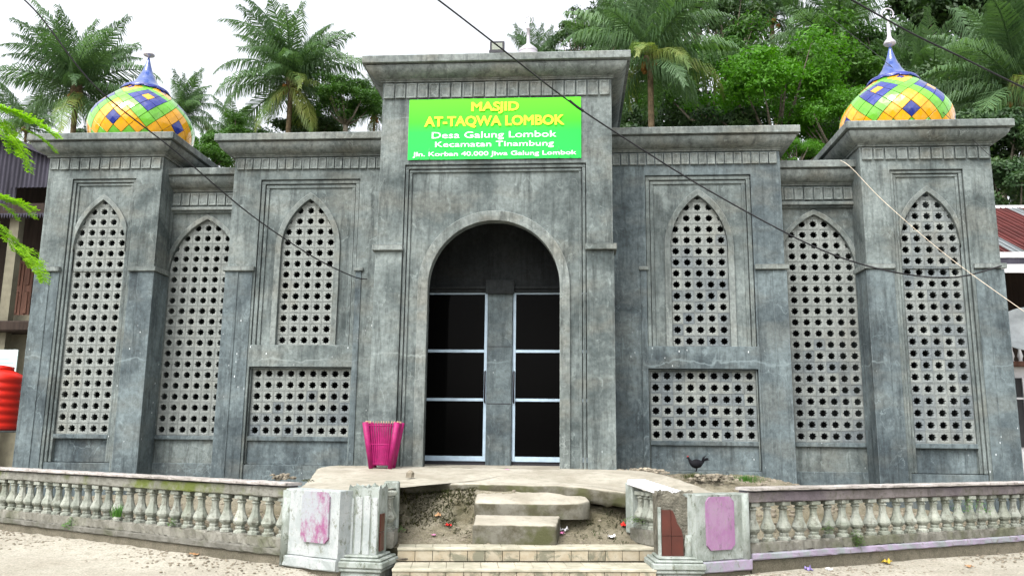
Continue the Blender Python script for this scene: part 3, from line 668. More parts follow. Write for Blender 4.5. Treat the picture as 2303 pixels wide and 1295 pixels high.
def dome_tile(r):
    a0 = PI/20; mid = st[r]; lo, hi = st.get(r-1, 0), st.get(r+1, SL[-1]); m = MB(); g = .957
    def P(sv, ang, lift):
        R, z = dome_at(sv); R2, z2 = dome_at(min(sv+.01, SL[-1]-1e-4)); R1, z1 = dome_at(max(sv-.01, 0)); t = Vector((R2-R1, z2-z1)).normalized()
        R += t.y*lift; z -= t.x*lift; return Vector((R*math.cos(ang), R*math.sin(ang), z-7.0))
    def ring(k_, lift):
        return [P(mid+(hi-mid)*k_*a if a > 0 else mid+(mid-lo)*k_*a, a0*b*k_, lift) for a, b in ((1,0),(.5,.5),(0,1),(-.5,.5),(-1,0),(-.5,-.5),(0,-1),(.5,-.5))]
    vs = ring(g, -.012)+ring(g, .004)+ring(g-.03, .008)+[P(mid, 0, .009)]
    fs = [(k_*8+i, (k_+1)*8+i, (k_+1)*8+(i+1) % 8, k_*8+(i+1) % 8) for k_ in range(2) for i in range(8)]+[(16+i, 24, 16+(i+1) % 8) for i in range(8)]
    m.add(vs, fs, False); return m
cand = []; TM = {}
for s in (-1, 1):
    cx = s*7.46; cyd = 1.0; d = MB(); d.lathe([(r-.012, z-7.0) for r, z in DP[::6]], n=40)
    do = d.build('dome', 'g_joint', mosque); do.location = (cx, cyd, 6.0 if s < 0 else 5.9)
    do.rotation_euler = (0, 0, 0)
    # phase so that a blue centre faces the azimuth seen in the photograph
    ph = math.radians(-90)+(math.radians(-32) if s < 0 else math.radians(16))
    ph += math.atan2(CAM[0]-cx, -(CAM[1]-cyd))
    for r in range(min(st)+1, max(st)):
        for c_ in range(40):
            if (c_+r) % 2: continue
            ang = ph+2*PI*c_/40; R, z = dome_at(st[r]); P = Vector((cx+R*math.cos(ang), cyd+R*math.sin(ang), z))
            R2, z2 = dome_at(st[r]+.01); n_ = Vector((math.cos(ang)*(z2-z), math.sin(ang)*(z2-z), -(R2-R))).normalized()
            fac = n_.dot((Vector(CAM)-P).normalized()); cand.append((-(fac*R if z > 7.0+.0 and (P.y < 2.2) else -1), do, r, c_, ang))
    # collar and spire
    sp = MB(); sp.lathe([(.43,1.45),(.44,1.50),(.37,1.535),(.30,1.585),(.235,1.65),(.18,1.73),(.145,1.82),(.13,1.825),(.095,1.93),(.065,2.03),(.035,2.14),(.014,2.235)], n=28); sp.build('spire', 'spire', do)
    cl = MB()
    for j in range(12):
        a = 2*PI*j/12+.1; m_ = Matrix.Translation((.45*math.cos(a), .45*math.sin(a), 1.45)) @ Matrix.Rotation(a, 4, 'Z') @ Matrix.Rotation(math.radians(45), 4, 'Y')
        cl.lathe([(.0,-.012),(.085,-.01),(.10,0),(.085,.01),(.0,.012)], n=12, M=m_ @ Matrix.Diagonal((.6,1.1,1,1)))
    cl.lathe([(.40,1.42),(.465,1.43),(.475,1.455),(.455,1.49),(.40,1.50)], n=28)
    cl.build('collar', 'g_blue', do)
    if s < 0:
        t = MB(); t.lathe([(.012,2.23),(.02,2.25),(.105,2.265),(.115,2.285),(.105,2.30),(.01,2.305)], n=20); t.build('finial', 'silver', do)
    else:
        t = MB(); t.lathe([(.02,2.20),(.10,2.25),(.115,2.28),(.10,2.31),(.055,2.37),(.035,2.44),(.034,2.66),(.02,2.68),(.012,2.78)], n=18)
        P = [(.11*math.cos(a), 0, 2.90+.11*math.sin(a)) for a in [math.radians(q) for q in range(-60, 245, 18)]]
        t.tube(P, [.004+.012*math.sin(PI*i/(len(P)-1)) for i in range(len(P))], 6); t.tube([(0,0,2.76),(0,0,2.8)], .01, 6); t.build('finial', 'silver', do)
cand.sort(key=lambda q: q[0]); restt = {}
for i, (sc_, do, r, c_, ang) in enumerate(cand):
    col_ = colour(r, c_ % 8 if c_ % 8 < 5 else (c_ % 8)-8)
    if i < 300:
        if (r, col_) not in TM: TM[r, col_] = dome_tile(r).mesh('dome_tile', col_)
        inst('dome_tile', TM[r, col_], do, rot=(0, 0, ang))
    else:
        b = restt.setdefault(col_, MB()); t = dome_tile(r); M_ = Matrix.Rotation(ang, 4, 'Z'); L = do.location+MOFF
        b.add([M_ @ Vector(v)+L for v in t.v], t.f, True)
allr = MB(); offs = []
for i, (kk, b) in enumerate(restt.items()): n0 = len(allr.f); allr.add(b.v, b.f, True); offs.append((n0, len(allr.f), i))
me = allr.mesh('rear_dome_tiles', list(restt.keys()))
mi = np.zeros(len(me.polygons), dtype=np.int32)
for a, b, i in offs: mi[a:b] = i
me.polygons.foreach_set('material_index', mi); ro = inst('dome_tile', me, mosque, -MOFF, kind='stuff')
# crescent finial of the dome further back
t = MB(); fb = at(1188, 112, 5.0)
t.lathe([(.22,-.12),(.24,-.02),(.16,.06),(.06,.14),(.045,.2),(.04,.55),(.06,.56),(.02,.6),(.012,.68)], n=16)
t.tube([(.10*math.cos(a), 0, .8+.10*math.sin(a)) for a in [math.radians(q) for q in range(-60, 245, 18)]], .012, 6)
t.tube([(0,0,-5.2),(0,0,-.1)], [.9,.25], 16)
o = t.build('rear_finial', 'silver', mosque); o.location = fb-MOFF
# ------------------------------------------------------------------ banner, floodlight
bl, br = -1.475, 1.44; bz0, bz1 = 6.135, 7.205; by = yw-.03
mb = MB(); NXb, NZb = 40, 14
def bw(x, z): return .006*math.sin((x-z)*5+2*z)*max(0, (z-.7))*1.0+.005*math.sin(x*9+z*3)
vs = []
for yo in (0, .004):
    vs += [(bl+(br-bl)*i/NXb-(bl+br)/2, -bw(i/NXb*2, j/NZb)+yo, (bz1-bz0)*j/NZb) for j in range(NZb+1) for i in range(NXb+1)]
q = (NXb+1)*(NZb+1)
mb.add(vs, [(j*(NXb+1)+i, j*(NXb+1)+i+1, (j+1)*(NXb+1)+i+1, (j+1)*(NXb+1)+i) for j in range(NZb) for i in range(NXb)]+[(q+j*(NXb+1)+i, q+(j+1)*(NXb+1)+i, q+(j+1)*(NXb+1)+i+1, q+j*(NXb+1)+i+1) for j in range(NZb) for i in range(NXb)], True)
ban = tag(empty('banner', ((bl+br)/2, by, bz0)), 'green printed name banner with yellow and white lettering above the mosque door', 'banner')
k = NT('banner_print'); tc = k.n('ShaderNodeTexCoord'); z = k.sep(tc.outputs['Object'])[2]
g = k.math('DIVIDE', z, bz1-bz0); x = k.n('ShaderNodeValToRGB'); k.l(g, x.inputs[0]); e = x.color_ramp.elements
e[0].position = 0; e[0].color = (.010,.50,.06,1); e[1].position = 1; e[1].color = (.085,.60,.008,1)
e2 = x.color_ramp.elements.new(.45); e2.color = (.012,.54,.05,1); e3 = x.color_ramp.elements.new(.62); e3.color = (.04,.56,.012,1)
MAT['banner'] = k.fin(x.outputs[0], .5, None, spec=.2)
MAT['yellowprint'] = simple('yellow_print', (.62,.80,.015), .5, .03); MAT['whiteprint'] = simple('white_print', (.80,.88,.84), .5, .02)
MAT['darkprint'] = simple('dark_green_print', (.015,.30,.06), .5, .05)
mb.build('cloth', 'banner', ban)
def text(body, w, h, xc, zb, mat, bold=0.0, parent=ban, yo=-.016, name='lettering'):
    cu = bpy.data.curves.new('t', 'FONT'); cu.body = body; cu.size = 1; cu.bevel_depth = bold; cu.bevel_resolution = 0; cu.resolution_u = 3; cu.extrude = .0
    to = bpy.data.objects.new('t', cu); COL.objects.link(to); bpy.context.view_layer.update()
    me = bpy.data.meshes.new_from_object(to.evaluated_get(bpy.context.evaluated_depsgraph_get())); bpy.data.objects.remove(to)
    n = len(me.vertices); c = np.empty(n*3); me.vertices.foreach_get('co', c); c = c.reshape(-1, 3)
    x0, x1 = c[:,0].min(), c[:,0].max(); cap = .73
    out = np.stack([(c[:,0]-(x0+x1)/2)*w/(x1-x0)+xc, c[:,2]*.012+yo, c[:,1]*h/cap+zb], 1)
    me.vertices.foreach_set('co', out.ravel()); me.materials.clear(); me.materials.append(MAT[mat]); me.polygons.foreach_set('use_smooth', [False]*len(me.polygons)); me.update()
    return inst(name, me, parent)
pm = 133.2  # photo pixels per metre on the banner
def bx(px): return (px-1113.5)/pm
def bzv(py): return (357-py)/ (135/(bz1-bz0))
text('MASJID', 108/pm, .158, bx(1115), bzv(250), 'yellowprint', .036)
text('AT-TAQWA LOMBOK', 316/pm, .172, bx(1113), bzv(283), 'yellowprint', .036)
text('Desa Galung Lombok', 280/pm, .115, bx(1113), bzv(310.5), 'whiteprint', .004)
text('Kecamatan Tinambung', 266/pm, .098, bx(1114), bzv(330), 'whiteprint', .004)
text('Jln. Korban 40.000 Jiwa Galung Lombok', 366/pm, .078, bx(1114), bzv(350), 'whiteprint', .008)
for px, h in ((945, .17), (968, .22), (1258, .22), (1283, .17)):
    m = MB(); extr(m, [(bx(px)-.012, .01), (bx(px)+.012, .01), (bx(px)+.014, h*.75), (bx(px), h), (bx(px)-.022, h*.7)], -.011, -.0105); m.build('print_motif', 'darkprint', ban)
fl = tag(empty('floodlight', (.03, -1.52, 7.90)), 'small black floodlight standing on top of the portal cornice', 'floodlight')
m = MB(); m.box(-.13, .13, -.06, .10, 0, .055, b=.008); m.build('base', 'black', fl)
m = MB(); m.box(-.122, .122, 0, .07, .05, .24, b=.006); m.build('housing', 'black', fl)
m = MB(); m.box(-.088, .088, -.004, .0, .085, .205); m.build('glass', 'lensglass', fl)
# ------------------------------------------------------------------ balustrades
def baluster_mesh():
    m = MB(); p = [(.078,0),(.078,.03),(.052,.045),(.060,.07),(.048,.085),(.084,.120),(.095,.145),(.086,.175),(.066,.215),(.050,.26),(.043,.32),(.045,.355),(.062,.372),(.046,.388),(.05,.405)]
    m.lathe(p, n=8, smooth=False, rot=PI/8); m.box(-.07, .07, -.065, .065, .402, .45, b=.006); return m
BAL = baluster_mesh().mesh('baluster', 'baluster')
def rough_beam(L, y0, y1, z0, z1, amp=.008, seg=.08, seed=0):
    """long beam along +X with slightly uneven edges"""
    n = max(2, int(L/seg)); m = MB(); vs = []
    rr = random.Random(seed)
    b = min(.012, (z1-z0)*.2)
    for i in range(n+1):
        x = L*i/n; j = lambda: rr.uniform(-amp, amp)
        vs += [(x,y0+j(),z0+b+j()),(x,y0+b+j(),z0+j()*.3),(x,y1-b,z0),(x,y1,z0+b),(x,y1+j(),z1-b),(x,y1-b,z1+j()*.5),(x,y0+b+j(),z1+j()*.5),(x,y0+j(),z1-b+j())]
    fs = [(i*8+k_, i*8+(k_+1) % 8, (i+1)*8+(k_+1) % 8, (i+1)*8+k_) for i in range(n) for k_ in range(8)]+[tuple(reversed(range(8))), tuple(range(n*8, n*8+8))]
    m.add(vs, fs); return m
def balustrade(P0, P1, label, n, rail, cap, seed, base='railbase', lip='railbase', zoff=0, low=.0):
    d = Vector(P1)-Vector(P0); L = d.length; a = math.atan2(d.y, d.x)
    t = tag(empty('balustrade', (P0[0], P0[1], 0), a), label, 'balustrade')
    rough_beam(L, -.13, .13, .975, 1.01, .005, .1, seed).build('rail_cap', cap, t)
    rough_beam(L, -.085, .085, .838, .958, .006, .1, seed+1).build('handrail', rail, t)
    rough_beam(L, -.07, .07, .957, .976, .002, .3, seed+9).build('rail_joint', 'black', t)
    rough_beam(L, -.10, .10, .27, .388, .014, .05, seed+2).build('base_course', base, t)
    rough_beam(L, -.135, .12, .20, .275, .007, .1, seed+3).build('base_lip', lip, t)
    rough_beam(L, -.10, .10, -.25, .20, .006, .2, seed+4).build('foundation', 'foundation', t)
    for i in range(n): inst('baluster', BAL, t, (L*(i+.5)/n, random.uniform(-.006,.006), .388), (random.uniform(-.02,.02), random.uniform(-.02,.02), random.uniform(-.2,.2)), (1,1,random.uniform(.985,1.0)))
    return t
balustrade((-9.6, railL(-9.6)), (-1.97, railL(-1.97)), 'mossy old concrete balustrade left of the entrance steps', 35, 'rail', 'railcap', 10)
balustrade((3.28, railR(3.28)), (9.4, railR(9.4)), 'violet-stained concrete balustrade right of the entrance steps', 29, 'railR', 'railcap', 30, 'railbase', 'lilac')
# gate piers with octagonal panels
def octo(w, h, c): return [(-w/2+c,0),(w/2-c,0),(w/2,c),(w/2,h-c),(w/2-c,h),(-w/2+c,h),(-w/2,h-c),(-w/2,c)]
def pier(P0, P1, label, panelmat, wallmat, skirt, seed):
    d = Vector(P1)-Vector(P0); L = d.length; a = math.atan2(d.y, d.x); t = tag(empty('gate_pier', (P0[0], P0[1], 0), a), label, 'gate pier')
    rough_beam(L, -.11, .11, .22, .95, .004, .12, seed).build('panel_wall', wallmat, t)
    rough_beam(L, -.14, .12, .10, .22, .006, .12, seed+1).build('skirting', skirt, t)
    rough_beam(L, -.10, .10, -.2, .10, .006, .2, seed+2).build('foundation', 'foundation', t)
    return t, L
tl, L = pier((-1.97, railL(-1.97)), (-1.22, railL(-1.22)), 'whitewashed gate pier with peeling pink octagonal panel left of the steps', 'pinkpanel', 'whitewash', 'whitewash', 50)
m = MB(); extr(m, [(x+.50, z+.385) for x, z in octo(.42, .55, .05)], -.135, -.10); m.build('octagonal_panel', 'pinkpanel', tl)
m = MB(); m.lathe([(.075,.10),(.075,.93)], (.02,-.07,0), 12); m.build('corner_shaft', 'whitegreen', tl)
# left pillar
Rz = Matrix.Rotation(math.radians(-12), 4, 'Z')
def shard_pillar(t, x0, x1, y0, y1, z0, z1, mat, seed, jag=.05):
    rr = random.Random(seed); n = 9; m = MB(); P = []
    for (a, b), (c, d_) in (((x0,y0),(x1,y0)), ((x1,y0),(x1,y1)), ((x1,y1),(x0,y1)), ((x0,y1),(x0,y0))):
        P += [(a+(c-a)*i/n, b+(d_-b)*i/n) for i in range(n)]
    lv = [z0, z0+(z1-z0)*.35, z0+(z1-z0)*.7, z1]; vs = []
    for li, z in enumerate(lv):
        for x, y in P: vs.append((x+rr.uniform(-.004,.004), y+rr.uniform(-.004,.004), z+(rr.uniform(-jag, jag*.6) if li == 3 else 0)))
    N = len(P); cx_, cy_ = (x0+x1)/2, (y0+y1)/2
    vs += [(cx_+(x-cx_)*.6, cy_+(y-cy_)*.6, z1-.04+rr.uniform(-jag, jag)) for x, y in P]+[(cx_, cy_, z1-.03)]
    fs = [(k_*N+i, k_*N+(i+1) % N, (k_+1)*N+(i+1) % N, (k_+1)*N+i) for k_ in range(4) for i in range(N)]+[(4*N+i, 4*N+(i+1) % N, 5*N) for i in range(N)]
    m.add(vs, fs); return m.build('pillar', mat, t)
def flute(t, x, y, z0, z1, w, mat):
    m = MB(); m.box(x-w/2, x+w/2, y-.008, y+.01, z0, z1, b=.003); m.build('pilaster_strip', mat, t)
def pedestal(t, xc, yc, w, ztop, mat, M=None):
    m = MB(); h = w/2
    for (e, a, b) in ((.0, -.15, ztop-.17), (.03, ztop-.17, ztop-.13), (.045, ztop-.13, ztop-.06), (.02, ztop-.06, ztop-.03), (-.03, ztop-.03, ztop)):
        m.box(xc-h-e, xc+h+e, yc-h-e, yc+h+e, a, b, b=.012)
    m.build('pedestal', mat, t)
pl = tag(empty('gate_pillar', (-1.02, -5.10, 0), math.radians(-6)), 'broken-topped white pillar with narrow dark red tile strip left of the steps', 'pillar')
shard_pillar(pl, -.21, .15, -.02, .30, .2, 1.0, 'whitegreen', 5, .05)
for x_, w_ in ((-.165, .055), (-.075, .075), (.02, .075), (.11, .06)): flute(pl, x_, -.022, .25, .9-abs(x_)*.2, w_, 'whitewash')
m = MB()
for za, zb2 in ((.30, .50), (.508, .70)): m.box(.152, .168, .03, .16, za, zb2)
m.build('red_tile', 'redtile', pl)
pedestal(pl, -.02, .10, .50, .27, 'whitegreen')
tr_, L = pier((2.60, railR(2.60)), (3.26, railR(3.26)), 'mouldy white gate pier with lilac octagonal panel right of the steps', 'purplepanel', 'whitegreen', 'lilac', 70)
m = MB(); extr(m, [(x+.33, z+.34) for x, z in octo(.40, .58, .055)], -.135, -.10); m.build('octagonal_panel', 'purplepanel', tr_)
m = MB(); m.lathe([(.07,.12),(.07,.95)], (.72,-.07,0), 12); m.build('corner_shaft', 'whitegreen', tr_)
pr = tag(empty('gate_pillar', (2.44, -4.72, 0), math.radians(5)), 'crumbling rough pillar with dark red tiles right of the steps', 'pillar')
shard_pillar(pr, -.19, .22, 0, .32, .2, .96, 'rubble', 9, .06)
m = MB(); m.box(-.20, -.165, -.03, .01, .24, .80, b=.005); m.build('pilaster_strip', 'whitegreen', pr)
for (a, b, c_, d_) in ((-.16, -.055, .24, .485), (-.16, -.055, .49, .77), (-.05, .08, .24, .485)):
    m = MB(); m.box(a, b, -.022, .0, c_, d_); m.build('red_tile', 'redtile', pr)
m = MB(); extr(m, [(-.05,.49),(.078,.49),(.06,.56),(.02,.62),(-.005,.70),(-.03,.76),(-.05,.77)], -.022, 0); m.build('red_tile', 'redtile', pr)
m = MB(); m.lathe([(.035,.24),(.05,.27),(.04,.33),(.05,.40),(.035,.50)], (.14,-.03,0), 10); m.build('pilaster_strip', 'whitegreen', pr)
flute(pr, .205, -.012, .24, .86, .045, 'lilac')
pedestal(pr, .0, .10, .50, .27, 'whitegreen')
# side balustrades flanking the steps
def side_rail(P0, P1, label, n, cap, seed):
    d = Vector(P1)-Vector(P0); L = d.length; a = math.atan2(d.y, d.x); t = tag(empty('side_balustrade', (P0[0], P0[1], 0), a), label, 'balustrade')
    for i in range(n): inst('baluster', BAL, t, (L*(i+.6)/(n+.5), 0, .45+.03), (0,0,random.random()), (1,1,.98))
    rough_beam(L, -.10, .10, .30, .48, .01, .06, seed+1).build('base_course', 'railbase', t)
    m = MB(); m.box(L-.03, L+.12, -.09, .09, .4, 1.02, b=.015); m.build('newel', 'whitegreen', t)
    if cap: rough_beam(L+.03, -.15, .12, .0, .065, .003, .2, seed).build('cap_slab', 'marble', t, loc=(0,0,.885), rot=(0,-.125,0))
    
    return t
side_rail((2.48, -4.45), (2.08, -3.75), 'short side balustrade with white marble cap right of the steps', 6, True, 90)
side_rail((-.86, -4.82), (-.90, -4.36), 'stub of side balustrade with one newel left of the steps', 2, False, 95)
# ------------------------------------------------------------------ steps
stp = tag(empty('tiled_steps', (.7, -4.6, 0)), 'two low ochre-tiled entrance steps between the gate pillars', 'steps')
def tiled_step(A, B, z, rise, depth, n):
    d = (Vector(B)-Vector(A)); L = d.length; a = math.atan2(d.y, d.x); M_ = Matrix.Translation((A[0]-.7, A[1]+4.6, 0)) @ Matrix.Rotation(a, 4, 'Z')
    m = MB(); m.box(0, L, .02, depth+.1, -.1, z-.012, M=M_); m.build('step_core', 'foundation', stp)
    m = MB(); m.box(-.004, L+.004, -.012, .03, z-.03, z+.004, M=M_, b=.006); m.build('nosing', 'treadtile', stp)
    w = L/n; rm = MB(); rm.box(.003, w-.003, 0, .018, z-rise+.002, z-.032, b=.003); rme = rm.mesh('riser_tile', 'steptile')
    tm = MB(); tm.box(.002, w-.002, .032, depth, z-.012, z, b=.003); tme = tm.mesh('tread_tile', 'treadtile')
    for i in range(n):
        p = M_ @ Vector((w*i, 0, 0)); inst('riser_tile', rme, stp, p, (0, 0, a)); inst('tread_tile', tme, stp, p, (0, 0, a+random.uniform(-.002,.002)))
tiled_step((-.72, -4.76), (2.26, -4.30), .30, .15, .34, 15)
tiled_step((-.66, -5.30), (2.20, -4.92), .15, .17, .50, 15)
cst = tag(empty('concrete_steps', (.6, -4.0, 0)), 'two crumbling concrete steps rising to the apron', 'steps')
def slab(pts, z0, zf, zb, name, yf, yb):
    """polygon step: top slopes from zf at yf to zb at yb, rough edges"""
    P = []
    for i in range(len(pts)):
        a, b = pts[i], pts[(i+1) % len(pts)]; mm = max(1, int(math.dist(a, b)/.05))
        P += [(a[0]+(b[0]-a[0])*j/mm+random.uniform(-.007,.007), a[1]+(b[1]-a[1])*j/mm+random.uniform(-.007,.007)) for j in range(mm)]
    N = len(P); cx_, cy_ = sum(p[0] for p in P)/N, sum(p[1] for p in P)/N
    zt = lambda x, y: zf+(zb-zf)*(y-yf)/(yb-yf)+.004*nz(x*6, y*6)
    vs = []
    for f, dz in ((1, None), (1.01, .06), (1, .015), (.97, 0), (.6, 0)):
        for x, y in P:
            X, Y = cx_+(x-cx_)*f, cy_+(y-cy_)*f; vs.append((X-.6, Y+4.0, z0 if dz is None else zt(X, Y)-dz))
    vs.append((cx_-.6, cy_+4.0, zt(cx_, cy_)))
    m = MB(); m.add(vs, [(k_*N+i, k_*N+(i+1) % N, (k_+1)*N+(i+1) % N, (k_+1)*N+i) for k_ in range(4) for i in range(N)]+[(4*N+i, 4*N+(i+1) % N, 5*N) for i in range(N)], True)
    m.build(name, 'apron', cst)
slab([(.09,-4.25),(1.09,-4.25),(1.12,-3.85),(1.10,-3.6),(.06,-3.6)], .2, .525, .60, 'lower_step', -4.25, -3.85)
slab([(.06,-3.85),(1.06,-3.85),(1.38,-3.80),(1.50,-3.68),(1.35,-3.3),(.02,-3.3)], .56, .745, .87, 'upper_step', -3.85, -3.4)
# ------------------------------------------------------------------ magenta slatted basket
bk = tag(empty('slatted_basket', (-1.62, -1.72, 1.075)), 'flared magenta basket of cane slats between thick corner posts by the portal', 'basket')
top, bot, H = .245, .145, .69
def cornerpt(i, k_): s_ = bot+(top-bot)*k_; return Vector(((-1,1,1,-1)[i]*s_, (-1,-1,1,1)[i]*s_*.75, H*k_))
for i in range(4):
    m = MB(); m.tube([cornerpt(i, 0), cornerpt(i, 1)], [.036,.046], 10); m.build('corner_post', 'magenta', bk)
sme = MB(); sme.box(-.0165, .0165, -.006, .006, 0, 1, b=.004); sme = sme.mesh('slat', 'magenta'); 
tipm = MB(); tipm.box(-.006, .006, -.004, .004, 0, .03); tipm = tipm.mesh('cane_tip', 'bare')
for i in range(4):
    A0, B0, A1, B1 = cornerpt(i, .07), cornerpt((i+1) % 4, .07), cornerpt(i, .985), cornerpt((i+1) % 4, .985)
    for j in range(1, 12):
        f = j/12; p, q_ = A0.lerp(B0, f), A1.lerp(B1, f); d = q_-p
        o = inst('slat', sme, bk, p); o.rotation_euler = (d.to_track_quat('Z', 'Y').to_euler() if i % 2 == 0 else (Matrix.Rotation(0,4,'Z') @ d.to_track_quat('Z', 'X').to_matrix().to_4x4()).to_euler()); o.scale = (1.0 if i % 2 == 0 else 1, 1, d.length)
        o = inst('cane_tip', tipm, bk, q_); o.rotation_euler = (random.uniform(-.2,.2), random.uniform(-.2,.2), 0)
for kz in (.10, .52, .93):
    m = MB(); P = [cornerpt(i, kz) for i in (0,1,2,3,0)]
    for a, b in zip(P, P[1:]): m.tube([a, b], .011, 6)
    m.build('hoop', 'magenta', bk)
# ------------------------------------------------------------------ hen
def tube_between(m, pts, rs, n=8): m.tube(pts, rs, n)
hen = tag(empty('rooster', (3.16, -1.42, 1.075), 0), 'small black rooster with raised tail on the earth by the right wing', 'rooster')
m = MB()     # loft: tail root -> body -> neck -> head -> beak, one surface, facing -x
secs = [((.15,0,.19),.012,.02),((.12,0,.175),.03,.035),((.07,0,.155),.065,.075),((.01,0,.145),.075,.088),((-.05,0,.155),.065,.075),((-.085,0,.175),.036,.042),((-.105,0,.205),.024,.026),((-.12,0,.235),.02,.021),((-.135,0,.255),.021,.022),((-.15,0,.256),.014,.014),((-.165,0,.252),.006,.006),((-.178,0,.249),.001,.001)]
n = 12; vs = []
for i, (c_, ry, rz_) in enumerate(secs):
    a, b = Vector(secs[max(i-1,0)][0]), Vector(secs[min(i+1,len(secs)-1)][0]); d = (b-a).normalized(); up = Vector((0,1,0)).cross(d)
    for j in range(n): t_ = 2*PI*j/n; vs.append(Vector(c_)+Vector((0,1,0))*ry*math.cos(t_)+up*rz_*math.sin(t_))
m.add(vs, [(i*n+j, i*n+(j+1) % n, (i+1)*n+(j+1) % n, (i+1)*n+j) for i in range(len(secs)-1) for j in range(n)]+[tuple(range(n))], True); m.build('body', 'feather', hen)
m = MB()
for i in range(14):
    y_ = random.uniform(-.02,.02); e = random.uniform(.35, 1.25); L_ = random.uniform(.10,.15); p0 = Vector((.11, y_*.5, .18)); p1 = p0+Vector((math.cos(e)*L_*.6, y_, math.sin(e)*L_*.6)); p2 = p1+Vector((math.cos(e-.5)*L_*.5, y_*1.2, math.sin(e-.5)*L_*.5))
    m.tube([p0, p1, p2], [.010,.013,.003], 5)
m.build('tail', 'feather', hen)
for y_ in (-.02, .022):
    m = MB(); x_ = .0 if y_ < 0 else .015
    m.tube([(x_,y_,.10),(x_+.008,y_,.05),(x_-.002,y_,.004)], [.016,.007,.006], 6)
    for a in (-.5, 0, .5, PI): m.tube([(x_,y_,.006),(x_-.035*math.cos(a),y_+.035*math.sin(a),.003)], [.005,.002], 5)
    m.build('leg', 'feather', hen)
m = MB(); extr(m, [(-.155,.27),(-.125,.275),(-.125,.292),(-.133,.284),(-.14,.295),(-.146,.284),(-.155,.288)], -.004, .004); m.build('comb', 'comb', hen)
hen.scale = (.82,)*3
for s_ in (-1, 1):
    m = MB(); m.lathe([(.0,-.006),(.055,-.003),(.06,0),(.055,.004),(.0,.008)], n=12, M=Matrix.Translation((.02, s_*.06, .155)) @ Matrix.Rotation(math.radians(90), 4, 'X') @ Matrix.Diagonal((1.2,.6,1,1))); m.build('wing', 'feather', hen)
# ------------------------------------------------------------------ cables
def cable(pts, r, label, mat='cable', n=6, name='cable', extra=None):
    P = [Vector(p) for p in crom3(pts, 10)]; m = MB(); m.tube(P, r, n)
    if extra: extra(m)
    o = m.build(name, mat); tag(o, label, 'cable'); return o
def crom3(P, n=10):
    P = [Vector(p) for p in P]; out = []
    for i in range(len(P)-1):
        p0, p1, p2, p3 = P[max(i-1,0)], P[i], P[i+1], P[min(i+2,len(P)-1)]
        for j in range(n):
            t = j/n; out.append(.5*((2*p1)+(p2-p0)*t+(2*p0-5*p1+4*p2-p3)*t*t+(3*p1-p0-3*p2+p3)*t**3))
    return out+[P[-1]]
cable([at(-60,-90,-4.6), at(75,20,-4.2), at(215,195,-3.6), at(400,345,-2.6), at(560,480,-1.6), at(700,575,-.8), at(790,620,-.28), at(826,628,-.16)], .011, 'black service cable sagging across the left tower to the left wing')
cable([at(900,-60,-3.8), at(985,0,-3.4), at(1115,100,-2.7), at(1280,228,-1.75), at(1450,340,-1.1), at(1600,432,-.75), at(1800,540,-.55), at(1930,592,-.45), at(2060,620,-.40), at(2160,622,-.36), at(2252,598,-.26)], .013, 'black cable crossing the portal front down to the right tower cap')
cable([at(1830,-50,-6.5), at(1915,0,-6.2), at(2050,75,-5.8), at(2160,128,-5.5), at(2303,198,-5.2), at(2450,262,-5)], .010, 'black overhead cable high in front of the right dome')
cable([at(1740,-75,2.4), at(1825,5,1.9), at(1990,138,.9), at(2110,243,.2), at(2228,352,-.5)], .006, 'thin dark wire passing over the right dome to the cornice')
cable([at(1890,361,.05), at(1915,378,-.6), at(1990,455,-.75), at(2130,575,-1.0), at(2303,700,-1.4), at(2420,780,-1.6)], .005, 'pale string slanting down over the right tower screen', 'string')
cable([at(1280,226,-1.76), at(1297,240,-1.71), at(1312,250,-1.66)], .022, 'thick taped splice on the cable in front of the banner', 'cable', name='cable_splice')
# ------------------------------------------------------------------ vegetation
def frond_mesh(L, e0, bend, yellow=False, seed=0, leaf=1.08, npair=70):
    rr = random.Random(seed); pts = []; p = Vector((0,0,0)); e = e0; n = 22
    for i in range(n+1):
        pts.append(p.copy()); t = i/n; e = e0-bend*t**1.35; p += Vector((math.cos(e), 0, math.sin(e)))*(L/n)
    m = MB(); m.tube(pts, [.05*(1-.9*i/n)+.006 for i in range(n+1)], 4)
    for i in range(npair*2):
        sd_ = 1 if i % 2 else -1; t = .10+.90*(i//2)/(npair-1); t = min(t+rr.uniform(-.008,.008), .999)
        k_ = t*n; j = min(int(k_), n-1); p = pts[j].lerp(pts[j+1], k_-j); d = (pts[j+1]-pts[j]).normalized()
        ln = leaf*(.45+.9*math.sin(PI*min(1, t*1.0+.12))**.8)*rr.uniform(.85,1.1)*(1 if t < .85 else .8)
        if rr.random() < .05: continue
        side = Vector((0, sd_, 0)); up = side.cross(d)*sd_*-1 if False else Vector((-d.z, 0, d.x))
        fwd = .55+.55*t; v1 = (side*1.0+d*fwd+up*rr.uniform(-.1,.2)+Vector((0,0,-1))*rr.uniform(0,.45)).normalized(); v2 = (side*.55+d*fwd*.8+Vector((0,0,-1))*rr.uniform(1.3,2.8)).normalized()
        w = .052*rr.uniform(.8,1.25); wd = d*w
        a = p; b = p+v1*ln*.5; c_ = b+v2*ln*.5
        m.add([a-wd*.5, a+wd*.5, b+wd*.55, b-wd*.55, c_+wd*.1, c_-wd*.1], [(0,1,2,3), (3,2,4,5)], False)
    return m.mesh('frond', ['palm_yellow' if yellow else 'palm'])
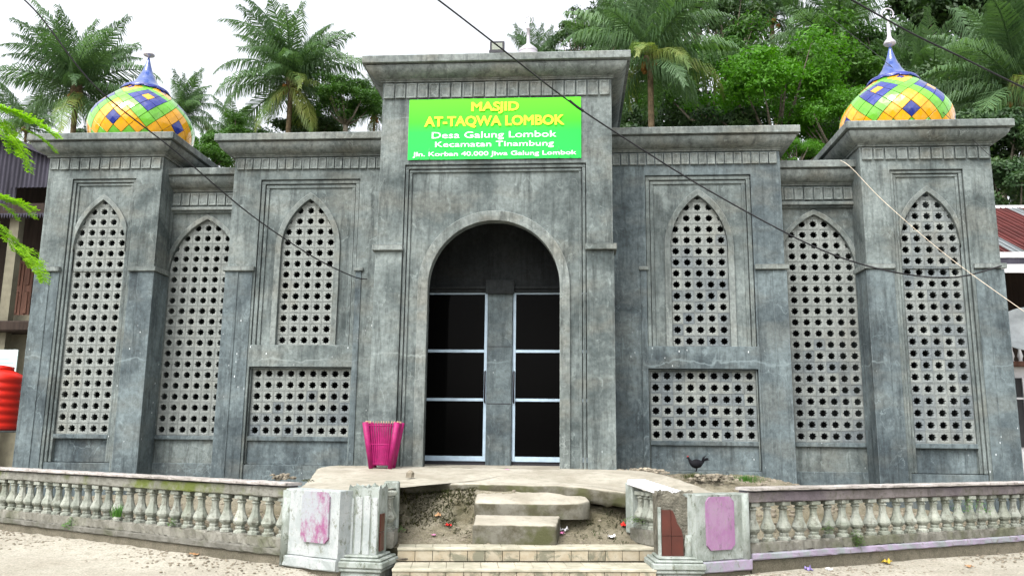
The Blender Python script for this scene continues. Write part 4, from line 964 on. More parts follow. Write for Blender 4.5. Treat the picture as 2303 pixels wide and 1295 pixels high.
FR = {'up': [frond_mesh(4.6, 1.35, .75, seed=1), frond_mesh(4.8, 1.2, 1.0, seed=2)], 'mid': [frond_mesh(4.8, .85, 1.35, seed=3), frond_mesh(4.9, .7, 1.6, seed=4)],
      'low': [frond_mesh(4.6, .3, 1.45, seed=5), frond_mesh(4.4, .1, 1.3, seed=6)], 'hang': [frond_mesh(4.2, -.35, 1.0, seed=7), frond_mesh(4.0, -.7, .75, True, 8)],
      'yel': [frond_mesh(4.3, .15, 1.5, True, 9)]}
CO = MB(); CO.lathe([(.0,-.13),(.08,-.10),(.115,0),(.09,.09),(.0,.13)], n=10); COM = CO.mesh('coconut', 'coconut')
def palm(px, py, y, sc, label, seed, nf=22, group='coconut palms behind the mosque', azbias=None, up=1.0, lean=0, yel=.15):
    rr = random.Random(seed); c = at(px, py, y); gz = hill_z(c.x, c.y); t = tag(empty('coconut_palm', (c.x-lean*sc*.6, c.y, gz)), label, 'palm tree', group)
    cl = Vector((c.x, c.y, c.z))-t.location
    m = MB(); H_ = cl.z; P = [Vector((0,0,-.3)), Vector((-.15*lean,0,H_*.3)), Vector((cl.x*.4,0,H_*.65)), Vector((cl.x,0,H_-.1))]
    P = crom3(P, 8); m.tube(P, [.22*sc-.10*sc*i/(len(P)-1) for i in range(len(P))], 10); m.build('trunk', 'palmbark', t)
    m = MB(); m.lathe([(.10,-.5),(.26,-.2),(.30,.1),(.18,.6),(.05,1.0)], n=10); o = m.build('crown_shaft', 'palmbark', t); o.location = cl; o.scale = (sc,)*3
    nf = int(nf*1.6)
    for i in range(nf):
        az = i*2.399963+rr.uniform(-.25,.25); q_ = (i+.5)/nf
        kd = 'up' if q_ < .42*up else 'mid' if q_ < .70 else 'low' if q_ < .88 else 'hang'
        if kd in ('low',) and rr.random() < yel: kd = 'yel'
        me = rr.choice(FR[kd]); s_ = sc*.93*rr.uniform(.8,1.12)*(.8 if q_ < .1 else 1)
        inst('frond', me, t, cl+Vector((0,0,.15*sc*(1-q_))), (rr.uniform(-.5,.5), rr.uniform(-.2,.2), az), (s_,)*3)
    for i in range(rr.randint(5, 9)):
        a = rr.uniform(0, 2*PI); inst('coconut', COM, t, cl+Vector((math.cos(a)*.33*sc, math.sin(a)*.33*sc, -rr.uniform(.15,.6)*sc)), (rr.random(), rr.random(), 0), (sc*1.1,)*3)
    return t
palm(172, 205, 22, .98, 'tall coconut palm at far left rising behind the left dome', 11, 26, lean=-.5)
palm(408, 262, 26, .58, 'smaller coconut palm just right of the left dome', 12, 18)
palm(655, 185, 24, .95, 'coconut palm with orange nuts above the left wing', 13, 28, yel=.4)
palm(842, 262, 27, .55, 'small coconut palm half hidden behind the portal left edge', 14, 14)
palm(1205, 150, 40, .80, 'distant coconut palm peeking over the portal cornice', 15, 14, up=1.8)
palm(1462, 138, 15, .86, 'large coconut palm right beside the portal cornice', 16, 24, yel=.8)
palm(1735, 40, 36, 1.15, 'coconut palm at the top between portal and right dome', 17, 18)
palm(1885, 110, 30, 1.20, 'broad coconut palm behind and left of the right dome', 18, 22)
palm(2085, 215, 27, .95, 'coconut palm with pale fronds right of the right dome spire', 19, 20, yel=.6)
palm(2290, 200, 20, 1.15, 'coconut palm cut off by the right edge of view', 20, 24)
palm(1385, 120, 34, .95, 'coconut palm behind the portal cornice right corner', 21, 16)
palm(2120, 300, 24, .6, 'low young coconut palm just right of the right dome', 22, 16)
palm(520, 300, 30, .55, 'low coconut palm between left dome and left wing', 23, 14)
palm(60, 290, 30, .7, 'coconut palm low at the far left beyond the old house', 24, 14)
# broadleaf crowns
def crown_mesh(name, seed, mat, nleaf=7000, leaf=.17, clumps=34, flat=.75, compound=False):
    g = np.random.default_rng(seed); C_ = []
    for i in range(clumps):
        v = g.normal(size=3); v /= np.linalg.norm(v); v[2] = abs(v[2])*1.0-.35 if g.random() < .75 else v[2]
        R = g.uniform(.45, 1.0); C_.append((v*R*np.array([1, 1, flat]), g.uniform(.16, .34)))
    per = nleaf//clumps; V = []; 
    for c, r in C_:
        d = g.normal(size=(per, 3)); d /= np.linalg.norm(d, axis=1)[:, None]; d[:, 2] = np.where(g.random(per) < .7, np.abs(d[:, 2]), d[:, 2])
        p = c+d*r*g.uniform(.55, 1.12, size=(per, 1))*np.array([1, 1, .7]); V.append(np.concatenate([p, d], 1))
    A = np.concatenate(V); n = len(A); p, d = A[:, :3], A[:, 3:]
    nrm = d+g.normal(size=(n, 3))*.55+np.array([0, 0, .35]); nrm /= np.linalg.norm(nrm, axis=1)[:, None]
    a = np.cross(nrm, g.normal(size=(n, 3))); a /= np.linalg.norm(a, axis=1)[:, None]; b = np.cross(nrm, a)
    s = g.uniform(.6, 1.2, size=(n, 1))*leaf
    vv = np.stack([p-a*s*.5, p-b*s*.22, p+a*s*.5, p+b*s*.22], 1).reshape(-1, 3)
    me = bpy.data.meshes.new(name); me.vertices.add(4*n); me.vertices.foreach_set('co', vv.ravel()); me.loops.add(4*n); me.loops.foreach_set('vertex_index', np.arange(4*n, dtype=np.int32))
    me.polygons.add(n); me.polygons.foreach_set('loop_start', np.arange(0, 4*n, 4, dtype=np.int32)); me.polygons.foreach_set('loop_total', np.full(n, 4, dtype=np.int32)); me.update(); me.validate()
    me.materials.append(MAT[mat]); return me, C_
CR = {k_: [crown_mesh('crown', sd_+10*i, k_m, nl, lf, cl_, fl_) for i in range(2)] for k_, sd_, k_m, nl, lf, cl_, fl_ in
      (('dark', 1, 'leafdark', 16000, .085, 46, .8), ('mid', 2, 'leafmid', 17000, .075, 52, .75), ('bright', 3, 'leafbright', 20000, .062, 62, .62), ('thin', 4, 'leafdark', 3200, .10, 26, .8))}
def tree(px, py, y, rad, kind, label, seed, group='broadleaf trees on the slope', hh=1.0):
    rr = random.Random(seed); c = at(px, py, y); gz = hill_z(c.x, c.y); t = tag(empty('broadleaf_tree', (c.x, c.y, gz)), label, 'tree', group); me, C_ = CR[kind][seed % 2]
    cz = c.z-gz; rot = rr.uniform(0, 6.28); m = MB(); fork = Vector((0, 0, max(.5, cz-rad*.75)))
    m.tube([Vector((0,0,-.3)), Vector((.1,.1,fork.z*.5)), fork], [.20*rad/3+.08, .15*rad/3+.06, .12*rad/3+.05], 8)
    for (v, r) in C_[:14]:
        v = Matrix.Rotation(rot, 3, 'Z') @ Vector(v); e = Vector((v.x*rad, v.y*rad, cz+v.z*rad*hh)); mid = fork.lerp(e, .5)+Vector((0,0,-.1*rad)); m.tube([fork, mid, e], [.09*rad/3+.02, .05*rad/3+.01, .012], 5)
    m.build('trunk', 'bark', t); inst('crown', me, t, (0, 0, cz), (0, 0, rot), (rad, rad, rad*hh))
    return t
T = [(1740,215,17,3.0,'bright','bright green feathery tree filling the gap left of the right dome'),(1600,180,22,3.2,'mid','mid green tree right of the big palm'),(1640,330,18,2.2,'dark','dark low tree over the right wing roof'),
     (1880,270,16,2.0,'bright','bright bushy tree directly behind the right bay'),(1830,180,26,3.4,'mid','tree behind the bright feathery tree'),(1560,40,34,3.6,'thin','thin-leaved tall tree at the top behind the big palm'),
     (1640,60,30,3.2,'thin','sparse tree crown against the white sky'),(1300,100,38,3.0,'thin','sparse distant tree over the portal cornice'),(2130,70,32,4.6,'dark','large dark tree at upper right above the dome'),(2250,60,38,4.6,'dark','dark tree in the upper right corner'),
     (1990,190,30,3.6,'mid','green tree behind the right dome spire'),(2100,250,26,3.2,'dark','dark tree behind the right dome shoulder'),(2240,330,17,2.6,'dark','dense dark bush beside the right tower edge'),(2280,430,14,2.0,'dark','dark shrub above the striped roof'),
     (1500,300,26,2.8,'dark','dark tree behind the big palm trunk'),(1700,380,15,1.5,'dark','small dark tree behind the right wing cornice'),(1790,340,12,.75,'bright','small bright bush peeking over the right bay cornice'),
     (1420,230,36,3.2,'mid','tree low behind the portal right edge'),(780,225,24,1.8,'mid','round green tree between palm and portal'),(690,300,28,2.4,'dark','dark tree under the left wing palm'),(540,330,24,1.8,'mid','low green tree behind the left wing cornice corner'),
     (455,350,16,1.3,'mid','green shrub behind the left bay cornice'),(1925,330,20,2.2,'dark','dark tree between bay and right dome'),(2200,200,26,3.0,'mid','mid green tree right of the dome'),(1380,60,44,3.6,'thin','faint far tree right of the portal top'),
     (250,330,30,2.2,'dark','dark tree hidden mostly behind the left dome')]
for i, (a, b, c_, d_, e_, l_) in enumerate(T): tree(a, b, c_, d_, e_, l_, i*3+1+i)
# lime pinnate branches at the left edge, near the camera
def pinnate(L, npin, pl_, seed):
    """twice-pinnate leaf: rachis along +X drooping, pinnae with small leaflets"""
    rr = random.Random(seed); m = MB(); pts = [Vector((L*t, 0, -.35*L*t*t)) for t in [i/10 for i in range(11)]]; m.tube(pts, [.004]*10+[.002], 4)
    for i in range(npin):
        t = .15+.85*i/(npin-1); k_ = t*10; j = min(int(k_), 9); p = pts[j].lerp(pts[j+1], k_-j); l = pl_*math.sin(PI*(.15+.75*t))**.7
        for s_ in (-1, 1):
            d = Vector((.55, s_, rr.uniform(-.35,.15))).normalized(); u = Vector((0,0,1)); n = 9
            for q_ in range(n):
                c = p+d*l*(q_+1)/n; w = .010+.004*rr.random(); e = Vector((1,0,0))*.020; a = d*w
                for ss in (-1, 1):
                    tip = c+Vector((.2,0,rr.uniform(-.4,.4))).normalized()*.004+(Vector((.8*ss, .2*s_, rr.uniform(-.3,.3)))).normalized()*.024
                    m.add([c-a*.35, c+(tip-c)*.5-a*.6, tip, c+(tip-c)*.5+a*.6], [(0,1,2,3)])
    return m.mesh('leaf', 'lime')
PN = [pinnate(.42, 16, .085, 3), pinnate(.36, 14, .075, 4)]
def spray(pts, y, label, leaves, seed):
    rr = random.Random(seed); P = [at(px, py, y) for px, py in pts]; t = tag(empty('overhanging_branch', P[0]), label, 'branch', 'lime green branches hanging in at the left edge')
    m = MB(); m.tube([p-P[0] for p in crom3(P, 6)], .006, 5); m.build('twig', 'bark', t)
    for (px, py, ex, ey, w) in leaves:
        a = at(px, py, y+rr.uniform(-.08,.08)); b = at(ex, ey, y+rr.uniform(-.1,.1)); d = b-a; d.z += .25*d.length
        q_ = d.to_track_quat('X', 'Z'); o = inst('leaf', PN[w], t, a-P[0]); o.rotation_euler = q_.to_euler(); s_ = d.length/(.42 if w == 0 else .36); o.scale = (s_,)*3
    return t
spray([(-160,180),(-60,215),(-10,240)], -8.6, 'uppermost lime green feathery branch at the left edge beside the tower cornice',
      [(-40,235,125,290,0),(-20,262,60,345,1),(10,285,60,350,1),(50,290,130,335,0),(20,300,82,385,1),(-30,240,60,262,1),(-10,255,40,340,0)], 1)
spray([(-140,400),(-60,425),(-5,440)], -8.6, 'middle lime green feathery branch at the left edge', [(-20,432,80,480,0),(-30,445,70,460,1),(-10,455,45,490,1),(-30,435,30,450,1)], 2)
spray([(-140,420),(-50,460),(0,500)], -8.6, 'lowest lime green feathery branch reaching over the left tower cap', [(-20,490,60,570,0),(10,520,80,590,1),(30,540,112,625,0),(40,560,70,600,1),(-20,510,40,560,1),(60,570,105,632,1)], 3)
# ------------------------------------------------------------------ neighbours
YH = 4.2
lh = tag(empty('wooden_house', (-12.2, YH, 0)), 'old stilted timber house with corrugated gable left of the mosque', 'house')
def lp(mb, name, mat): o = mb.build(name, mat, lh); o.location = -lh.location; return o
def pz(px, py, y=YH): return at(px, py, y)
xr = pz(112, 400).x+.9; zg0, zg1 = pz(60, 480).z, pz(60, 330).z
m = MB(); m.box(-17, xr, YH+.6, YH+7, 0, pz(60,700).z); lp(m, 'lower_wall', 'plaster')
m = MB(); m.box(-17, xr, YH+1.6, YH+7, pz(60,700).z, zg0+1.6); lp(m, 'upper_wall', 'oldwood')
m = MB(); m.box(-17, xr, YH-.1, YH+1.7, pz(40,745).z, pz(40,722).z, b=.03); lp(m, 'floor_ledge', 'oldwood')
p = pz(8, 600); m = MB(); m.box(p.x-.12, p.x+.12, YH+.2, YH+.4, 0, zg0); lp(m, 'post', 'plaster')
a, b = pz(20, 712, YH+1.5), pz(78, 585, YH+1.5)
for i in range(2):
    w_ = (b.x-a.x)/2; m = MB(); m.box(a.x+w_*i+.01, a.x+w_*(i+1)-.01, YH+1.52, YH+1.58, a.z, b.z); sh = lp(m, 'shutter', 'shutter')
    for j in range(2):
        hh_ = (b.z-a.z)/2; m = MB(); m.box(a.x+w_*i+.08, a.x+w_*(i+1)-.08, YH+1.49, YH+1.525, a.z+hh_*j+.08, a.z+hh_*(j+1)-.08, b=.01); o = m.build('shutter_panel', 'shutter', sh)
# corrugated gable sheets (two layers) with saw-tooth trim
def corrug(x0, x1, z0f, z1f, y, name, mat, amp=.025, pitch=.11):
    n = int((x1-x0)/pitch*6); m = MB(); vs = []
    for i in range(n+1):
        x = x0+(x1-x0)*i/n; yy = y+amp*math.sin(2*PI*x/pitch); vs += [(x, yy, z0f(x)), (x, yy, z1f(x)), (x, yy+.01, z0f(x)), (x, yy+.01, z1f(x))]
    m.add(vs, [(4*i, 4*i+4, 4*i+5, 4*i+1) for i in range(n)]+[(4*i+2, 4*i+3, 4*i+7, 4*i+6) for i in range(n)], True); return lp(m, name, mat)
e0, e1 = pz(0, 300), pz(112, 345); sl = (e1.z-e0.z)/(e1.x-e0.x); rf = lambda x: e0.z+sl*(x-e0.x)
g0 = pz(0, 405).z; corrug(-16, pz(40,400).x, lambda x: zg0+.05, lambda x: rf(x)-.12, YH, 'gable_sheet', 'iron')
corrug(pz(36,400).x, xr, lambda x: pz(60,425).z, lambda x: rf(x)-.12, YH-.12, 'gable_sheet', 'iron')
m = MB(); m.box(-16, xr, YH-.02, YH+.04, zg0-.02, zg0+.25); lp(m, 'fascia', 'oldwood')
m = MB()
for i in range(60):
    x = xr-.07*i; m.add([(x,YH-.03,zg0), (x-.07,YH-.03,zg0), (x-.035,YH-.03,zg0-.13), (x,YH-.01,zg0), (x-.07,YH-.01,zg0), (x-.035,YH-.01,zg0-.13)], [(0,2,1),(3,4,5),(0,3,5,2),(1,2,5,4)])
lp(m, 'sawtooth_trim', 'iron')
m = MB(); P = [(x, rf(x)) for x in (-16, xr+.3)]; m.add([(P[0][0],YH-.3,P[0][1]-.12),(P[1][0],YH-.3,P[1][1]-.12),(P[1][0],YH-.3,P[1][1]),(P[0][0],YH-.3,P[0][1]),(P[0][0],YH+8,P[0][1]-.12),(P[1][0],YH+8,P[1][1]-.12),(P[1][0],YH+8,P[1][1]),(P[0][0],YH+8,P[0][1])],
      [(0,1,2,3),(1,5,6,2),(3,2,6,7),(0,4,5,1),(4,7,6,5),(0,3,7,4)]); lp(m, 'roof', 'iron')
a, b = pz(-40, 842, YH+.05), pz(41, 786, YH+.05)
po = tag(empty('notice_board', (a.x, YH+.05, a.z)), 'pale printed notice on the old house wall above the red tank', 'notice'); m = MB(); m.box(0, b.x-a.x, 0, .03, 0, b.z-a.z); m.build('board', 'notice', po)
for i in range(4):
    m = MB(); m.box(.1, (b.x-a.x)-.08-.1*(i % 2), -.004, -.001, .07+.1*i, .085+.1*i); m.build('print_line', 'lit_teal', po)
# red water tank on stand
p = at(-18, 968, 1.2); R_ = at(42, 900, 1.2).x-p.x; zt = at(20, 968, 1.2).z; zh = at(20, 845, 1.2).z-zt
tk = tag(empty('water_tank', (p.x, 1.2, zt)), 'bright red ribbed plastic water tank at the left edge', 'water tank')
prf = [(R_*.9, 0)]
for i in range(7): z_ = zh*(i+.5)/7; prf += [(R_*.97, z_-zh/20), (R_, z_-zh/28), (R_, z_+zh/28), (R_*.97, z_+zh/20)]
prf += [(R_*.92, zh*1.02), (R_*.55, zh*1.1)]
m = MB(); m.lathe(prf, n=36); m.build('tank', 'redtank', tk)
m = MB(); m.lathe([(R_*.5,zh*1.09),(R_*.55,zh*1.1),(R_*.55,zh*1.17),(R_*.1,zh*1.2)], n=24); m.build('lid', 'redtank', tk)
m = MB()
for (dx, dz, w_, h_) in ((.0,.50,.10,.03),(.10,.53,.03,.09),(.16,.50,.04,.10),(.22,.55,.05,.03),(.05,.36,.22,.02)):
    ang = -PI/2+.45+dx*1.2; m.box(-w_/2, w_/2, -.004, .004, -h_/2, h_/2, M=Matrix.Translation((R_*1.004*math.cos(ang), R_*1.004*math.sin(ang), zh*dz)) @ Matrix.Rotation(ang+PI/2, 4, 'Z'))
m.build('worn_print', 'black', tk)
sd2 = tag(empty('tank_stand', (p.x, 1.2, 0)), 'green steel stand with sheet top under the red tank', 'stand')
m = MB(); m.box(-R_*1.15, R_*1.1, -.62, .62, zt-.035, zt-.002, b=.006); m.build('top', 'galv', sd2)
for sx, sy in ((-1,-1),(1,-1),(1,1),(-1,1)):
    m = MB(); sxx = sx*R_*(.5 if sx > 0 else .95); m.box(sxx-.04, sxx+.04, sy*.55-.04, sy*.55+.04, -.3, zt-.036); m.build('leg', 'greenpost', sd2)
# right neighbour
YR = 3.2
rh = tag(empty('striped_roof_house', (13.5, YR, 0)), 'white house with rusty red striped metal roof right of the mosque', 'house')
def rp(mb, name, mat, par=None): o = mb.build(name, mat, par or rh); o.location = -rh.location if par is None else (0,0,0); return o
xl = at(2225, 600, YR).x-1.0
zA, zB = at(2250, 556, YR), at(2250, 474, YR+3.2)
E0 = Vector((xl, YR, at(2250, 570, YR).z)); rise_ = at(2262, 468, YR+3.6).z-E0.z
dslope = .10
for i in range(22):
    x = xl+.30*i; red = i % 6 != 5; m = MB(); z0_, z1_ = E0.z+.0, E0.z+rise_
    m.add([(x,YR,z0_),(x+.29,YR,z0_),(x+.29,YR+3.6,z1_),(x,YR+3.6,z1_),(x,YR,z0_-.03),(x+.29,YR,z0_-.03),(x+.29,YR+3.6,z1_-.03),(x,YR+3.6,z1_-.03)], [(0,1,2,3),(4,7,6,5),(0,4,5,1),(1,5,6,2),(2,6,7,3),(3,7,4,0)])
    for q_ in (.02, .15, .27): m.box(x+q_-.01, x+q_+.01, 0, 1, 0, .03, M=Matrix(((1,0,0,0),(0,3.6,0,YR),(0,z1_-z0_,1,z0_),(0,0,0,1))))
    rp(m, 'roof_sheet', 'redroof' if red else 'galv')
m = MB(); m.box(xl, xl+6.6, YR-.05, YR-.005, E0.z-.42, E0.z-.24); m.box(xl, xl+6.6, YR-.05, YR-.006, E0.z-.10, E0.z+.02); rp(m, 'fascia', 'white')
m = MB(); m.box(xl, xl+6.6, YR-.03, YR-.004, E0.z-.24, E0.z-.10); rp(m, 'fascia_band', 'iron')
m = MB(); m.box(xl, xl+6.6, YR+3.55, YR+3.7, E0.z+rise_-.02, E0.z+rise_+.06); rp(m, 'ridge', 'white')
zf = at(2290, 812, YR).z; zrl = at(2285, 770, YR).z
m = MB(); m.box(xl+.2, xl+6.6, YR+2.0, YR+5, 0, E0.z+.1); rp(m, 'wall', 'oldwood')
m = MB(); m.box(xl-.1, xl+6.6, YR+.2, YR+2.0, 0, zf-.10); rp(m, 'ground_floor_wall', 'white')
m = MB(); m.box(xl-.1, xl+6.6, YR+.02, YR+2.0, zf-.10, zf, b=.01); rp(m, 'balcony_floor', 'shutter')
m = MB(); m.box(xl, xl+6.6, YR+.05, YR+.20, zrl, zrl+.07, b=.01); rp(m, 'balcony_rail', 'white')
bm = MB(); hb = zrl-zf; bm.lathe([(.05,0),(.03,hb*.1),(.055,hb*.3),(.028,hb*.6),(.03,hb*.85),(.05,hb)], n=10); bm = bm.mesh('baluster', 'white')
for i in range(24): inst('baluster', bm, rh, Vector((xl+.15+.17*i, YR+.125, zf))-rh.location)
a, b = at(2281, 1005, YR+.19), at(2330, 850, YR+.19); m = MB(); m.box(a.x, b.x, YR+.17, YR+.199, a.z, b.z); wn = rp(m, 'window', 'dark')
m = MB(); t_ = .05
for xx in (a.x, (a.x+b.x)/2, b.x): m.box(xx-t_/2, xx+t_/2, YR+.13, YR+.169, a.z, b.z)
m.box(a.x, b.x, YR+.135, YR+.168, (a.z*.3+b.z*.7)-.02, (a.z*.3+b.z*.7)+.02); rp(m, 'window_frame', 'white', wn)
dish = tag(empty('satellite_dish', at(2310, 748, 2.6)), 'grey satellite dish in front of the striped-roof house balcony', 'satellite dish')
Dm = Matrix.Rotation(math.radians(-25), 4, 'Z') @ Matrix.Rotation(math.radians(62), 4, 'X')
m = MB(); m.lathe([(.02,.0),(.20,.02),(.38,.08),(.50,.15),(.52,.15),(.39,.06),(.2,.0),(.02,-.02)], n=32, M=Dm); m.build('reflector', 'galv', dish)
m = MB(); m.tube([(0,0,-.0),(0,.1,-2.6)], .04, 8); m.build('mast', 'galv', dish)
m = MB(); m.tube([Dm @ Vector((0,-.45,.12)), Dm @ Vector((0,-.1,.55))], .012, 6); m.build('feed_arm', 'galv', dish)
# ------------------------------------------------------------------ weeds, moss, gravel, litter
def tuft(n, h, w, seed, leafy=False):
    rr = random.Random(seed); m = MB()
    for i in range(n):
        a = rr.uniform(0, 6.28); r = rr.uniform(0, w); p = Vector((math.cos(a)*r, math.sin(a)*r, 0))
        if leafy:
            z = rr.uniform(.2, 1)*h*(1-.5*r/w); c = p+Vector((0,0,z)); a2 = rr.uniform(0, 6.28); d = Vector((math.cos(a2), math.sin(a2), rr.uniform(-.3,.5))).normalized(); u = d.cross(Vector((0,0,1))).normalized(); s_ = rr.uniform(.012,.026)
            m.add([c, c+d*s_*.6+u*s_*.5, c+d*s_*1.4, c+d*s_*.6-u*s_*.5], [(0,1,2,3)])
        else:
            hh_ = h*rr.uniform(.5,1.1); l = Vector((math.cos(a), math.sin(a), 0))*hh_*rr.uniform(.1,.6); u = Vector((-math.sin(a), math.cos(a), 0))*.004
            m.add([p-u, p+u, p+l*.4+Vector((0,0,hh_*.6))+u*.8, p+l*.4+Vector((0,0,hh_*.6))-u*.8, p+l+Vector((0,0,hh_))], [(0,1,2,3),(3,2,4)])
    return m
for i, (px, py, y, n, h, w, lf, lab) in enumerate([(1680,1080,-1.9,420,.14,.26,False,'bright green grass tuft below the right wing pilaster'),(1562,1070,-2.1,260,.09,.2,False,'low yellowish grass beneath the rooster'),
        (160,1180,-2.75,240,.20,.13,True,'leafy weed growing through the left balustrade base'),(265,1150,-3.1,90,.16,.10,False,'grass sprig between left balusters near the middle'),(385,1175,-3.65,90,.12,.06,True,'small weed at the left balustrade near its right half'),
        (1925,1215,-3.55,420,.26,.11,True,'bushy green weed hanging on the right balustrade base'),(1862,1190,-3.4,120,.16,.08,True,'small weed behind the right balusters'),(890,1190,-4.3,160,.10,.12,True,'green weed at the foot of the left newel'),
        (1425,1170,-4.0,200,.11,.16,True,'green weed at the foot of the right side balustrade'),(765,1052,-1.3,120,.06,.10,True,'small weed on the apron beside the left wing'),(690,1080,-4.2,100,.04,.10,True,'mossy tuft on the apron left corner'),(2180,1140,-2.4,300,.30,.3,True,'green weeds behind the far right balusters')]):
    p = at(px, py, y); z = p.z-h*.4; z = max(z, .2)
    if i in (2, 3, 4, 5, 6):
        rl = railL if px < 1000 else railR; yy = y
        for _ in range(30): q_ = at(px, py, yy); yy = rl(q_.x)-.12
        p = q_; z = p.z-h*.4
    tag(tuft(n, h, w, i, lf).build('weed' if lf else 'grass_tuft', 'weed' if i not in (1,10) else 'moss'), lab, 'plant').location = (p.x, p.y, z)
def hug(x, y):
    z = court_z(x, y); return z
m = MB(); rr = random.Random(5)
for i in range(11000):      # dry moss and roots on the bank under the apron
    x = rr.uniform(-.95, 2.0); y = rr.uniform(-4.1, -3.45)
    if .03 < x < 1.3 and y > -4.25: continue
    if x > 1.3 and rr.random() < .6: continue
    z = hug(x, y)
    if z < .46 and rr.random() < .8: continue
    d = Vector((rr.uniform(-1,1), rr.uniform(-1,.2), rr.uniform(-.2,1))).normalized(); s_ = rr.uniform(.015,.05); u = d.cross(Vector((.3,.2,1))).normalized()*.007
    if nz(x*3, y*4) < -.15 and z < .7: continue
    c = Vector((x, y, z)); m.add([c-u, c+u, c+d*s_+u*.4, c+d*s_-u*.4], [(0,1,2,3)])
tag(m.build('moss', 'moss'), 'dry moss and rootlets on the earth bank under the apron', 'moss', kind='stuff')
def rock(m, c, r, rr):
    vs = []
    for (a, b) in [(i, j) for j in range(3) for i in range(5)]:
        t = 2*PI*a/5+rr.random()*.4; zz = (-.4, .25, .6)[b]; q_ = (.9, 1, .45)[b]*r*rr.uniform(.75,1.15); vs.append((c[0]+math.cos(t)*q_, c[1]+math.sin(t)*q_*.8, c[2]+zz*r*.8))
    m.add(vs, [(j*5+i, j*5+(i+1) % 5, (j+1)*5+(i+1) % 5, (j+1)*5+i) for j in range(2) for i in range(5)]+[(10,11,12,13,14)])
m = MB(); rr = random.Random(8)
for i in range(2600):
    k_ = rr.random()
    if k_ < .55:
        x = rr.uniform(-9, 9)
        if -1.2 < x < 2.6: continue
        yl = railL(x) if x < 0 else railR(x); y = yl-.14-abs(rr.gauss(0, .35)); z = bank_z(x, y); r = rr.uniform(.008,.024)
    elif k_ < .7: x, y, z, r = rr.uniform(-8, 8), rr.uniform(-7.5, -3), 0, rr.uniform(.006,.016)
    else: x, y = rr.uniform(-8.5, 8.5), rr.uniform(-4.5, -.3); z = court_z(x, y); r = rr.uniform(.01,.04)
    if z < -.1 or (k_ < .7 and (y > (railL(x) if x < 0 else railR(x))-.1 or (-1.2 < x < 2.7 and y > -5.4))): continue
    rock(m, (x, y, z), r, rr)
for i in range(1500):
    x = rr.uniform(-8, 8); y = (railL(x) if x < 0 else railR(x))+rr.uniform(.2, 1.8)
    if -2.2 < x < 3.3: continue
    rock(m, (x, y, court_z(x, y)), rr.uniform(.015,.06), rr)
for i in range(700): x, y = rr.uniform(-.9, 2.2), rr.uniform(-4.45, -3.9); rock(m, (x, y, court_z(x, y)), rr.uniform(.006,.018), rr)
for i in range(260): x, y = rr.uniform(2.0, 4.6), rr.uniform(-2.3, -.3); rock(m, (x, y, max(court_z(x, y), .8)), rr.uniform(.012,.04), rr)
tag(m.build('gravel', 'stone'), 'loose gravel and rubble along the balustrades and courtyard', 'gravel', kind='stuff')
# rubble ridge by the right wing
def rubble(px, py, y, w, label, seed, n=60, mat='stone'):
    rr = random.Random(seed); p = at(px, py, y); m = MB()
    for i in range(n): dx = rr.gauss(0, w*.35); rock(m, (dx, rr.gauss(0, .09), rr.uniform(-.03, .05)*math.exp(-(dx/w)**2)), rr.uniform(.015,.05), rr)
    o = m.build('rubble_heap', mat); o.location = (p.x, p.y, p.z-.02); tag(o, label, 'rubble', kind='stuff')
rubble(1445, 1058, -1.35, .5, 'dark rubble ridge on the apron right of the door', 1, 90)
rubble(1600, 1072, -2.3, .5, 'loose rubble below the right wing window', 2, 70)
rubble(632, 1070, -3.2, .22, 'broken cement crumbs on the left balustrade end', 3, 30)
st_ = MB(); rr = random.Random(3); rock(st_, (0,0,.03), .065, rr); st_.v = [(a, b, c_*1.9) for a, b, c_ in st_.v]; o = st_.build('stone', 'stone'); p = at(922, 1076, -2.9); o.location = (p.x, p.y, apron_z(p.x, p.y)); tag(o, 'grey stone lying on the apron left of the door', 'stone')
def crumple(px, py, z, w, h, mat, label, cat, seed):
    rr = random.Random(seed); d = AF + AR*((px-1151.5)/FPX) - AU*((py-647.5)/FPX); p = Vector(CAM)+d*((z-CAM[2])/d.z)
    if .1 < z < .9:
        t_ = 7.0
        while t_ < 16:
            p = Vector(CAM)+d*t_; zz = court_z(p.x, p.y) if p.y > -4.9 else 0
            if p.z <= zz+.004: break
            t_ += .01
        p.z += .012
    elif z < .1: p.z += bank_z(p.x, p.y)
    n = 5; m = MB(); m.add([((i/n-.5)*w, (j/n-.5)*w*.8, abs(rr.gauss(0, h*.5))+.003) for j in range(n+1) for i in range(n+1)], [(j*(n+1)+i, j*(n+1)+i+1, (j+1)*(n+1)+i+1, (j+1)*(n+1)+i) for j in range(n) for i in range(n)])
    o = m.build(cat.replace(' ', '_'), mat); o.location = p; o.rotation_euler = (0, 0, rr.uniform(0, 3)); tag(o, label, cat)
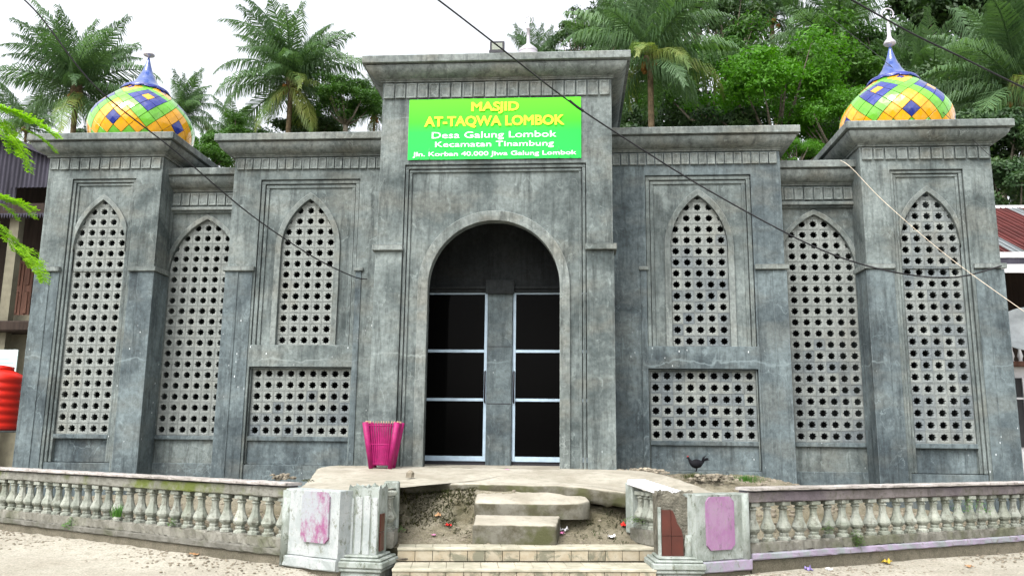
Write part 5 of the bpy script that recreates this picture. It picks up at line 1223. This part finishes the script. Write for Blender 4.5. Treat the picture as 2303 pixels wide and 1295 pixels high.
for i, a in enumerate([(310,1228,.03,.14,.05,'lit_violet','crushed violet and white cup on the street left','litter'),(275,1232,.02,.14,.02,'lit_white','white paper scrap beside the crushed cup','litter'),(65,1198,.02,.13,.03,'lit_white','white scrap below the left balustrade','litter'),
        (425,1250,.01,.13,.02,'lit_leaf','curled brown leaf below the left balustrade','leaf'),(435,1264,.01,.12,.02,'lit_leaf','dry leaf in the street left foreground','leaf'),(545,1262,.01,.10,.02,'lit_leaf','dry leaf near the left gate pier','leaf'),(600,1272,.01,.13,.03,'lit_leaf','larger dry leaf before the left gate pier','leaf'),
        (1405,1186,.42,.10,.07,'lit_red','crumpled red wrapper on the earth right of the concrete steps','litter'),(1268,1196,.38,.10,.05,'lit_white','white and pink wrapper at the foot of the concrete steps','litter'),(1262,1202,.37,.08,.03,'lit_pink','pink plastic scrap beside the white wrapper','litter'),
        (1375,1210,.36,.10,.03,'lit_white','black and white wrapper on the earth','litter'),(1440,1215,.35,.08,.02,'lit_orange','orange scrap near the right pillar','litter'),(1452,1209,.36,.06,.02,'lit_teal','teal scrap near the right pillar','litter'),
        (1008,1185,.42,.07,.04,'lit_red','red scrap left of the concrete steps','litter'),(975,1205,.36,.06,.01,'lit_pink','pink thread on the earth left of the steps','litter'),(985,1162,.5,.08,.03,'lit_leaf','pale dry leaf on the earth left of the steps','leaf'),
        (915,1292,.0,.12,.04,'lit_yellow','yellow and orange scrap at the foot of the tiled steps','litter'),(1045,1293,.0,.10,.03,'lit_red','small red scrap at the foot of the tiled steps','litter'),(1095,1293,.0,.09,.03,'lit_red','second red scrap at the foot of the tiled steps','litter'),
        (1190,1294,.0,.22,.04,'lit_red','long red wrapper at the foot of the tiled steps','litter'),(1270,1294,.0,.10,.02,'lit_teal','green scrap at the foot of the tiled steps','litter'),(1690,1293,.0,.09,.03,'lit_white','white pebble-like scrap right of the right pedestal','litter'),
        (1820,1292,.0,.09,.04,'lit_violet','blue and white scrap below the right balustrade','litter'),(1865,1290,.0,.08,.04,'lit_white','white scrap below the right balustrade','litter'),(1995,1275,.01,.12,.04,'lit_yellow','yellow printed wrapper below the right balustrade','litter'),
        (1613,1072,.98,.12,.04,'lit_orange','reddish scrap on the earth below the right wing','litter'),(1142,1056,1.08,.07,.01,'lit_pink','dark pink petal on the apron before the door','litter'),(2180,1277,.01,.1,.03,'lit_leaf','brown leaf at the lower right','leaf')]): crumple(*a, i)
def stick(px, py, ex, ey, z, r, label):
    def g_(px, py): d = AF + AR*((px-1151.5)/FPX) - AU*((py-647.5)/FPX); return Vector(CAM)+d*((z-CAM[2])/d.z)
    a, b = g_(px, py), g_(ex, ey); m = MB(); m.tube([Vector((0,0,r)), (b-a)*.4+Vector((0,.01,r+.008)), (b-a)+Vector((0,0,r))], [r, r*.9, r*.6], 7); o = m.build('stick', 'bark'); o.location = a; tag(o, label, 'stick')
stick(885, 1262, 938, 1258, .16, .012, 'short brown stick on the tiled step at left')
stick(1925, 1286, 1965, 1286, .0, .014, 'brown stick on the street below the right balustrade')
